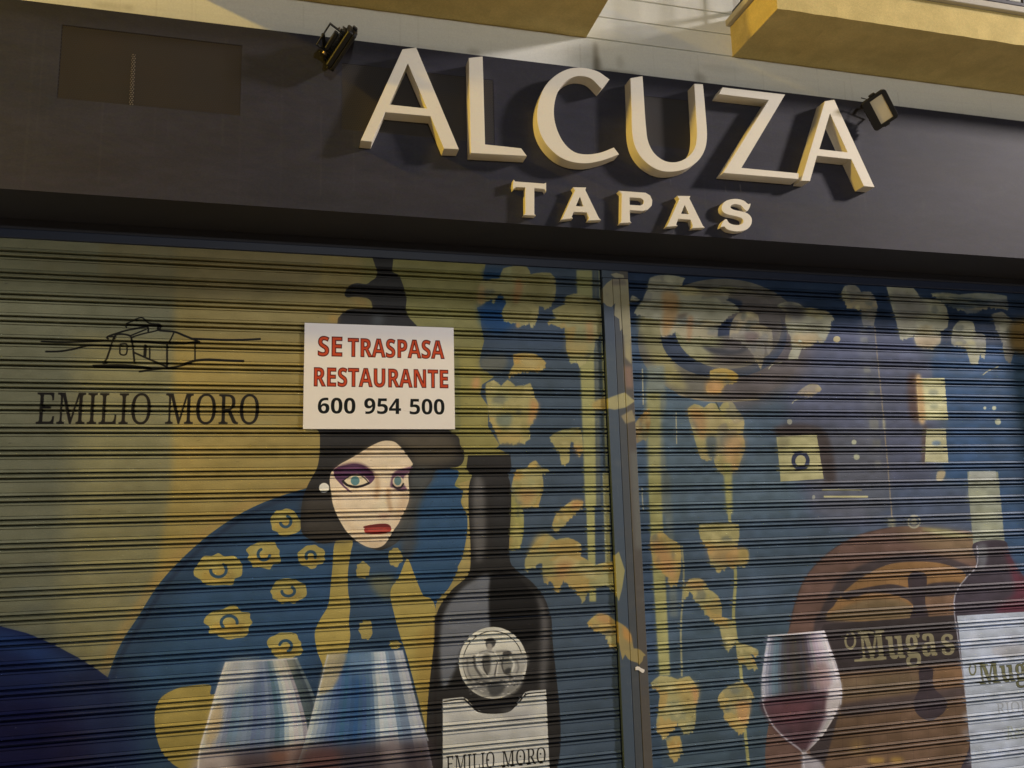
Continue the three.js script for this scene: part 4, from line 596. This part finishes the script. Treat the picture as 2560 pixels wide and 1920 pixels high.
{
  // one slat, in millimetres below the joint / out from the shutter plane
  const prof = [[5.2, -36], [5.7, 2], [6.8, 4.2], [9.5, 5.4], [13, 5.2], [14.6, 4.4], [15, -4], [17.6, -4], [18.1, 1], [30, 2.2], [43, 2.6], [56, 2.2], [66.6, 1], [67, -3.6], [69.4, -3.6], [70, 1], [75, 2.4], [79.5, 5], [81.4, 6.4], [82.2, 5.4], [82.6, -32], [93, -32], [93.4, 2.6], [94.3, 4.8], [95.6, 4.6], [97.2, 2.6], [100, 4.6], [103.6, 6.6], [106.6, 6.2], [108.6, 4.2], [109.4, -36], [120.2, -36]];
  function slatGeo(x0, x1, top, cx0, cw, from = 0) {
    const pos = [], uv = [], idx = [], n = 24, rows = prof.slice(from);
    for (const [d, z] of rows) for (let i = 0; i <= n; i++) {
      const X = x0 + (x1 - x0) * i / n, Y = -d / 1000;
      pos.push(X, Y, z / 1000 + (z > -10 ? 0.0006 * Math.sin(X * 3.1 + top * 17) + 0.0004 * Math.sin(X * 9.7 + top * 31) : 0)); uv.push((X - cx0) / cw, (top + Y - GY) / (TOPY - GY));
    }
    for (let r = 0; r + 1 < rows.length; r++) for (let i = 0; i < n; i++) { const a = r * (n + 1) + i, b = a + n + 1; idx.push(a, b, a + 1, b, b + 1, a + 1); }
    const geo = new THREE.BufferGeometry(); geo.setAttribute('position', new THREE.Float32BufferAttribute(pos, 3)); geo.setAttribute('uv', new THREE.Float32BufferAttribute(uv, 2)); geo.setIndex(idx); geo.computeVertexNormals();
    return toCreasedNormals(geo, 0.55);
  }
  function shutter(label, g, x0, x1, cx0, cx1, phase) {
    const t = texture(g); t.wrapS = t.wrapT = THREE.ClampToEdgeWrapping;
    const mat = phys([1, 1, 1], 0.48, 0.3, { map: t, side: THREE.DoubleSide });
    const s = thing('roller_shutter', label, 'shutter', 'painted roller shutters');
    for (let n = -1; n < 28; n++) {
      const top = GROOVE0 - n * SLAT + phase;
      const m = mesh('slat', slatGeo(x0, x1, top, cx0, cx1 - cx0, n < 0 ? 8 : 0), mat, s);
      m.position.set(0, top, rr(-0.0012, 0.0012)); m.rotation.x = rr(-0.012, 0.012);
    }
    mesh('bottom_bar', rbox(x0, x1, GY + 0.004, GY + 0.05, -0.018, 0.03, 0.006), std([0.12, 0.13, 0.15], 0.5, { metalness: 0.4 }), s);
    return s;
  }
  shutter('painted roller shutter with a woman\'s face, two wine glasses and a dark bottle', paintLeft(), X_LEFT, POST0 - 0.009, X_LEFT, POST0 + 0.03, 0);
  shutter('painted roller shutter with a barrel, a wine glass, rings and hanging leaves', paintRight(), POST1 + 0.002, X_RIGHT, POST1 - 0.03, X_RIGHT, -0.004);
}

// ---------------------------------------------------------------- lintel rail and centre post
{
  const g = canvas(1024, 64, rgb(P(26, 34, 54))); grain(g, 120, [6, 40], 0.15, [P(20, 28, 46), P(36, 44, 60)]); speckle(g, 0.1);
  const t = texture(g); t.repeat.set(0.3, 3);
  const railM = std([1, 1, 1], 0.5, { map: t });
  const l = thing('shutter_lintel', 'blue metal rail across the top of both roller shutters', 'rail');
  mesh('rail', rbox(X_LEFT, X_RIGHT, SHUT_TOP, SHUT_TOP + 0.048, -0.06, 0.016, 0.004), railM, l);
  mesh('roller_cover', box(X_LEFT, X_RIGHT, SHUT_TOP + 0.05, F_BOT - 0.001, -0.06, 0.008), phys([0.036, 0.037, 0.048], 0.6, 0.35), l);

  const pw = POST1 - POST0, ph = SHUT_TOP - GY, PG = canvas(112, 2048, rgb(P(62, 74, 86)));
  const zp = Z(1400, 640, 5.53), zq = Z(1480, 1560, 9.217), zb = Z(740, 620, 2.572), ze = Z(740, 1200, 2.3047), zm = Z(1480, 640, 2.0481);
  const to = (u, v) => { const q = px(u, v, POSTZ); return [(q.x - POST0) / pw * 112, (1 - (q.y - GY) / ph) * 2048]; };
  const poly = (zoom, l, c, blur = 0) => { PG.save(); if (blur) PG.filter = `blur(${blur}px)`; PG.fillStyle = rgb(c); PG.beginPath(); for (let i = 0; i < l.length; i += 2) { const q = to(...zoom(l[i], l[i + 1])); i ? PG.lineTo(...q) : PG.moveTo(...q); } PG.fill(); PG.restore(); };
  PG.fillStyle = rgb(P(66, 68, 70)); PG.fillRect(44, 0, 32, 2048); PG.fillStyle = rgb(P(80, 72, 64)); PG.fillRect(76, 0, 36, 2048);
  poly(zp, [700, 250, 780, 230, 880, 260, 890, 300, 760, 300], P(150, 138, 104), 1);
  poly(zp, [592, 440, 650, 372, 720, 320, 940, 320, 950, 520, 985, 1120, 930, 1150, 905, 1060, 880, 1100, 860, 1000, 832, 1040, 820, 870, 750, 820, 765, 650, 710, 705, 650, 690, 600, 640], P(152, 138, 98)); poly(zp, [820, 520, 970, 520, 990, 1500, 900, 1400, 880, 1100], P(150, 134, 92), 3);
  poly(zp, [720, 330, 900, 325, 930, 400, 720, 400], P(118, 104, 84), 4);
  poly(zb, [1985, 975, 2060, 945, 2115, 928, 2180, 985, 2120, 1025, 2050, 1040, 1995, 1030], P(160, 146, 92), 1.5); poly(zb, [2090, 1080, 2160, 1040, 2185, 1110, 2120, 1130], P(140, 122, 84), 2); poly(zb, [2110, 760, 2160, 760, 2170, 900, 2120, 900], P(128, 96, 78), 6);
  poly(ze, [1830, 440, 1860, 412, 1895, 520, 1880, 620, 1860, 700, 1838, 640], P(150, 138, 82), 1); poly(ze, [1850, 820, 1900, 850, 1935, 930, 1960, 1040, 1900, 1000, 1855, 930], P(172, 132, 66), 1.5);
  poly(zq, [585, -60, 700, 5, 830, 120, 905, 250, 930, 400, 962, 560, 1050, 568, 1120, 600, 1242, 722, 1190, 740, 1160, 860, 1080, 945, 1060, 900, 900, 850, 830, 800, 765, 700, 700, 830, 640, 560], P(150, 128, 72), 1); poly(zq, [700, 30, 830, 130, 900, 260, 930, 420, 850, 420, 720, 300], P(182, 128, 58), 4);
  poly(zm, [195, 1000, 245, 1000, 265, 1500, 220, 1500], P(96, 92, 84), 8);
  grain(PG, 160, [3, 26], 0.16, [P(60, 72, 92), P(110, 104, 96), P(96, 84, 72)]);
  for (let i = 0; i < 26; i++) { PG.strokeStyle = `rgba(200,190,170,${rr(0.05, 0.25)})`; PG.lineWidth = rr(0.5, 1.4); const x = rnd() * 112, y = rnd() * 2048; PG.beginPath(); PG.moveTo(x, y); PG.lineTo(x + rr(-3, 3), y + rr(5, 60)); PG.stroke(); }
  speckle(PG, 0.08);
  const pt = texture(PG); pt.wrapS = pt.wrapT = THREE.ClampToEdgeWrapping;
  const pm = std([1, 1, 1], 0.48, { map: pt });
  const post = thing('shutter_post', 'painted steel guide post between the two roller shutters', 'post');
  const strip = (name, a, b, y0, y1, z0, z1) => { const geo = rbox(a, b, y0, y1, z0, z1, 0.003); const p = geo.attributes.position, uv = geo.attributes.uv; for (let i = 0; i < p.count; i++) uv.setXY(i, (p.getX(i) - POST0) / pw, (p.getY(i) - GY) / ph); mesh(name, geo, pm, post); };
  strip('guide_channel', POST0, POST0 + 0.0655, GY, SHUT_TOP - 0.052, -0.05, POSTZ); strip('cover_strip', POST0 + 0.0675, POST0 + 0.1145, GY, SHUT_TOP - 0.052, -0.05, POSTZ - 0.0015); strip('guide_channel', POST0 + 0.1165, POST1, GY, SHUT_TOP - 0.052, -0.05, POSTZ);
  mesh('channel_back', box(POST0 - 0.03, POST1 + 0.03, GY, SHUT_TOP - 0.052, -0.07, -0.052), std([0.08, 0.085, 0.09], 0.7), post);
  strip('head_block', POST0 - 0.002, POST1 + 0.002, SHUT_TOP - 0.0495, SHUT_TOP - 0.002, -0.05, POSTZ - 0.003);
}

// ---------------------------------------------------------------- scrap of white tape on the post
{
  const zq = Z(1480, 1560, 9.217), l = [1005, 1000, 1040, 980, 1085, 988, 1120, 1015, 1205, 1055, 1208, 1085, 1185, 1122, 1150, 1122, 1105, 1085, 1080, 1062, 1005, 1060];
  const v = []; for (let i = 0; i < l.length; i += 2) { const q = px(...zq(l[i], l[i + 1]), POSTZ + 0.002); v.push(new THREE.Vector2(q.x, q.y)); }
  const geo = new THREE.ExtrudeGeometry(new THREE.Shape(v), { depth: 0.002, bevelEnabled: true, bevelSize: 0.0006, bevelThickness: 0.0006, bevelSegments: 1 }).translate(0, 0, POSTZ + 0.0008);
  tag(mesh('tape_scrap', geo, std([0.8, 0.78, 0.74], 0.6), scene), 'small scrap of white tape stuck on the steel post', 'tape');
}

// ---------------------------------------------------------------- transfer notice
{
  const a = px(762, 805, 0.016), W = 0.841, H = 0.594, x0 = 0.008, y1 = 2.697;
  const g = canvas(1682, 1188, 'rgb(236,235,236)');
  grain(g, 200, [20, 140], 0.03, ['214,210,204', '240,240,238']);
  const zn = Z(740, 780, 5.183), to = (x, y) => { const q = px(...zn(x, y), 0.017); return [(q.x - x0) / W * 1682, (y1 - q.y) / H * 1188]; };
  function words(str, p, q, fill, stroke) {
    const A = to(...p), B = to(...q); g.save(); g.font = '200px Arial, Helvetica, sans-serif'; g.font = 'bold 200px sans-serif';
    const m = g.measureText(str), l = m.actualBoundingBoxLeft, w = m.actualBoundingBoxRight + l, h = m.actualBoundingBoxAscent + m.actualBoundingBoxDescent;
    g.translate(A[0], A[1]); g.scale((B[0] - A[0]) / w, (B[1] - A[1]) / h); g.fillStyle = fill; g.fillText(str, l, m.actualBoundingBoxAscent);
    if (stroke) { g.lineWidth = 8; g.lineJoin = 'miter'; g.strokeStyle = stroke; g.strokeText(str, l, m.actualBoundingBoxAscent); }
    g.restore();
  }
  const RED = 'rgb(196,74,38)', EDGE = 'rgb(84,14,14)', BLACK = 'rgb(10,14,14)';
  words('SE', [290, 312], [596, 574], RED, EDGE); words('TRASPASA', [676, 335], [1922, 606], RED, EDGE);
  words('RESTAURANTE', [238, 715], [1972, 985], RED, EDGE);
  words('600', [284, 1106], [770, 1318], BLACK); words('954', [884, 1114], [1362, 1324], BLACK); words('500', [1472, 1122], [1926, 1330], BLACK);
  g.strokeStyle = 'rgba(120,110,100,0.5)'; g.lineWidth = 2; { const s = to(1392, 1278), e = to(1470, 1288); g.beginPath(); g.moveTo(...s); g.lineTo(...e); g.stroke(); }
  speckle(g, 0.015);
  const t = texture(g); t.wrapS = t.wrapT = THREE.ClampToEdgeWrapping;
  const n = thing('transfer_notice', 'white board with red and black lettering fixed on the shutter above the face', 'sign');
  const geo = new THREE.BoxGeometry(W, H, 0.004, 12, 8, 1), p = geo.attributes.position;
  for (let i = 0; i < p.count; i++) p.setZ(i, p.getZ(i) + 0.002 * Math.sin(p.getX(i) * 5 + 0.6) * Math.cos(p.getY(i) * 4));
  geo.computeVertexNormals();
  const { mat, edge } = { mat: phys([1, 1, 1], 0.5, 0.3, { map: t }), edge: std([0.78, 0.77, 0.75], 0.6) };
  const face = geo.toNonIndexed();
  const board = mesh('board', geo, [edge, edge, edge, edge, mat, edge], n); board.position.set(x0 + W / 2, y1 - H / 2, 0.0125);
}

// ---------------------------------------------------------------- floodlights
{
  const black = std([0.012, 0.012, 0.013], 0.42, { metalness: 0.3 }), lensM = std([0.78, 0.70, 0.50], 0.25), steel = std([0.5, 0.48, 0.46], 0.35, { metalness: 0.9 }), screwM = std([0.45, 0.36, 0.3], 0.4, { metalness: 0.7 });
  function floodlight(label) {                                  // face towards +z, long side along x
    const f = thing('floodlight', label, 'floodlight', 'floodlights on the fascia');
    const W = 0.225, H = 0.165;
    const s = new THREE.Shape(); const c = 0.022; s.moveTo(-W / 2 + c, -H / 2); s.lineTo(W / 2 - c, -H / 2); s.quadraticCurveTo(W / 2, -H / 2, W / 2, -H / 2 + c); s.lineTo(W / 2, H / 2 - c); s.quadraticCurveTo(W / 2, H / 2, W / 2 - c, H / 2); s.lineTo(-W / 2 + c, H / 2); s.quadraticCurveTo(-W / 2, H / 2, -W / 2, H / 2 - c); s.lineTo(-W / 2, -H / 2 + c); s.quadraticCurveTo(-W / 2, -H / 2, -W / 2 + c, -H / 2);
    s.holes.push(new THREE.Path([[-0.097, -0.036], [-0.097, 0.058], [0.097, 0.058], [0.097, -0.036]].map(q => new THREE.Vector2(...q))));
    mesh('bezel', new THREE.ExtrudeGeometry(s, { depth: 0.012, bevelEnabled: true, bevelSize: 0.003, bevelThickness: 0.003, bevelSegments: 2 }).translate(0, 0, 0.012), black, f);
    mesh('housing', rbox(-0.108, 0.108, -0.078, 0.078, -0.022, 0.0105, 0.01, 3), black, f);
    mesh('lens', box(-0.098, 0.098, -0.037, 0.059, 0.0107, 0.016), lensM, f);
    const fin = rbox(-0.0016, 0.0016, -0.062, 0.062, -0.042, -0.0225, 0.001, 1);
    for (let i = 0; i < 12; i++) { const q = mesh('cooling_fin', fin, black, f); q.position.x = -0.083 + i * 0.0151; }
    mesh('driver_box', rbox(-0.05, 0.05, -0.03, 0.03, -0.066, -0.0425, 0.006), black, f);
    const br = mesh('bracket', mergeGeometries([rbox(-0.066, -0.06, -0.018, 0.018, -0.10, -0.03, 0.002, 1), rbox(0.06, 0.066, -0.018, 0.018, -0.10, -0.03, 0.002, 1), rbox(-0.066, 0.066, -0.018, 0.018, -0.107, -0.1005, 0.002, 1)]), black, f);
    for (const sx of [-1, 1]) mesh('knob', new THREE.CylinderGeometry(0.011, 0.011, 0.012, 14).rotateZ(Math.PI / 2).translate(sx * 0.0725, 0, -0.05), sx < 0 ? screwM : steel, br);
for (const sx of [-1, 1]) mesh('hinge_lug', rbox(sx * 0.12125 - 0.00675, sx * 0.12125 + 0.00675, -0.02, 0.02, -0.005, 0.02, 0.004, 2), black, f);
    return f;
  }
  function aim(o, x, y) { const X = new THREE.Vector3(...x).normalize(), Y = new THREE.Vector3(...y), N = new THREE.Vector3().crossVectors(X, Y).normalize(); Y.crossVectors(N, X); o.quaternion.setFromRotationMatrix(new THREE.Matrix4().makeBasis(X, Y, N)); o.updateMatrixWorld(true); }
  // the one whose pale lens shows: rolled, face turned to the street
  const a = floodlight('black floodlight showing its pale lens beside the last letter A');
  { const c = px(2197, 274, ZF + 0.13); a.position.copy(c); a.scale.setScalar(0.93); aim(a, [0.139, -0.119, -0.07], [0.079, 0.053, 0.067]); }
  const b = floodlight('black floodlight seen edge on beside the first letter A');
  { const c = px(852, 118, ZF + 0.105); b.position.copy(c); b.scale.setScalar(1.02); const X = [0.5, 0.6, 0.6], N = [0.85, -0.40, -0.33]; aim(b, X, new THREE.Vector3(...N).cross(new THREE.Vector3(...X)).toArray()); }
  // wall arms and leads
  for (const [f, u, v] of [[a, 2165, 262], [b, 812, 150]]) {
    const at = px(u, v, ZF + 0.002), back = f.localToWorld(new THREE.Vector3(0, 0, -0.105)); f.updateMatrixWorld(true);
    const w = f.localToWorld(new THREE.Vector3(0, 0, -0.105)), dirs = [at, new THREE.Vector3().lerpVectors(at, w, 0.5).add(new THREE.Vector3(0, 0.006, 0.01)), w].map(q => f.worldToLocal(q.clone()));
    mesh('wall_arm', new THREE.TubeGeometry(new THREE.CatmullRomCurve3(dirs), 12, 0.009, 8), black, f);
    const c0 = f.worldToLocal(at.clone().add(new THREE.Vector3(-0.03, 0.045, 0))), c1 = f.worldToLocal(at.clone().add(new THREE.Vector3(-0.02, 0.0, 0.05))), c2 = new THREE.Vector3(0, -0.02, -0.066);
    mesh('lead', new THREE.TubeGeometry(new THREE.CatmullRomCurve3([c0, c1, c2]), 18, 0.0035, 6), black, f);
  }
}

// ---------------------------------------------------------------- street lamps (outside the frame)
{
  const metal = std([0.06, 0.065, 0.07], 0.5, { metalness: 0.5 });
  function streetLamp(L, label) {
    const s = thing('street_lamp', label, 'street lamp', 'street lamps'), [hx, hy, hz] = L.head, [px_, pz] = L.pole;
    mesh('pole', new THREE.CylinderGeometry(0.05, 0.085, hy + 0.1 - GY, 16).translate(px_, (hy + 0.1 + GY) / 2, pz), metal, s);
    mesh('foot', new THREE.CylinderGeometry(0.12, 0.15, 0.35, 16).translate(px_, GY + 0.175, pz), metal, s);
    const dir = Math.sign(hz - pz) || 1;
    mesh('arm', new THREE.TubeGeometry(new THREE.CatmullRomCurve3([new THREE.Vector3(px_, hy + 0.05, pz), new THREE.Vector3(px_, hy + 0.28, pz + (hz - pz) * 0.45), new THREE.Vector3(hx, hy + 0.16, hz - dir * 0.2)]), 20, 0.03, 8), metal, s);
    const head = mesh('lamp_head', mergeGeometries([rbox(hx - 0.16, hx + 0.16, hy + 0.1, hy + 0.2, hz - 0.3, hz + 0.3, 0.03, 3), box(hx - 0.16, hx - 0.145, hy + 0.05, hy + 0.12, hz - 0.28, hz + 0.28), box(hx + 0.145, hx + 0.16, hy + 0.05, hy + 0.12, hz - 0.28, hz + 0.28)].map(q => q.index ? q.toNonIndexed() : q)), metal, s);
    const glow = new THREE.MeshStandardMaterial({ color: lin(0.02, 0.02, 0.02), emissive: lin(...L.color), emissiveIntensity: 6, roughness: 0.4 });
    mesh('diffuser', rbox(hx - 0.13, hx + 0.13, hy + 0.085, hy + 0.099, hz - 0.22, hz + 0.22, 0.005), glow, head);
    const lamp = new THREE.PointLight(lin(...L.color), L.candela, 0, 2); lamp.position.set(hx, hy + 0.0, hz); lamp.castShadow = true; lamp.shadow.radius = L.radius; lamp.shadow.mapSize.set(2048, 2048); lamp.shadow.bias = -0.001;
    lamp.name = 'lamp_light'; s.add(lamp);
    return s;
  }
  streetLamp(LAMPS.sodium, 'street lamp with orange light close to the facade');
  streetLamp(LAMPS.white, 'street lamp with whiter light beyond the end of the shop');
  streetLamp(LAMPS.far, 'street lamp on the far side of the pavement opposite the shutters');
}

renderer.render(scene, camera);
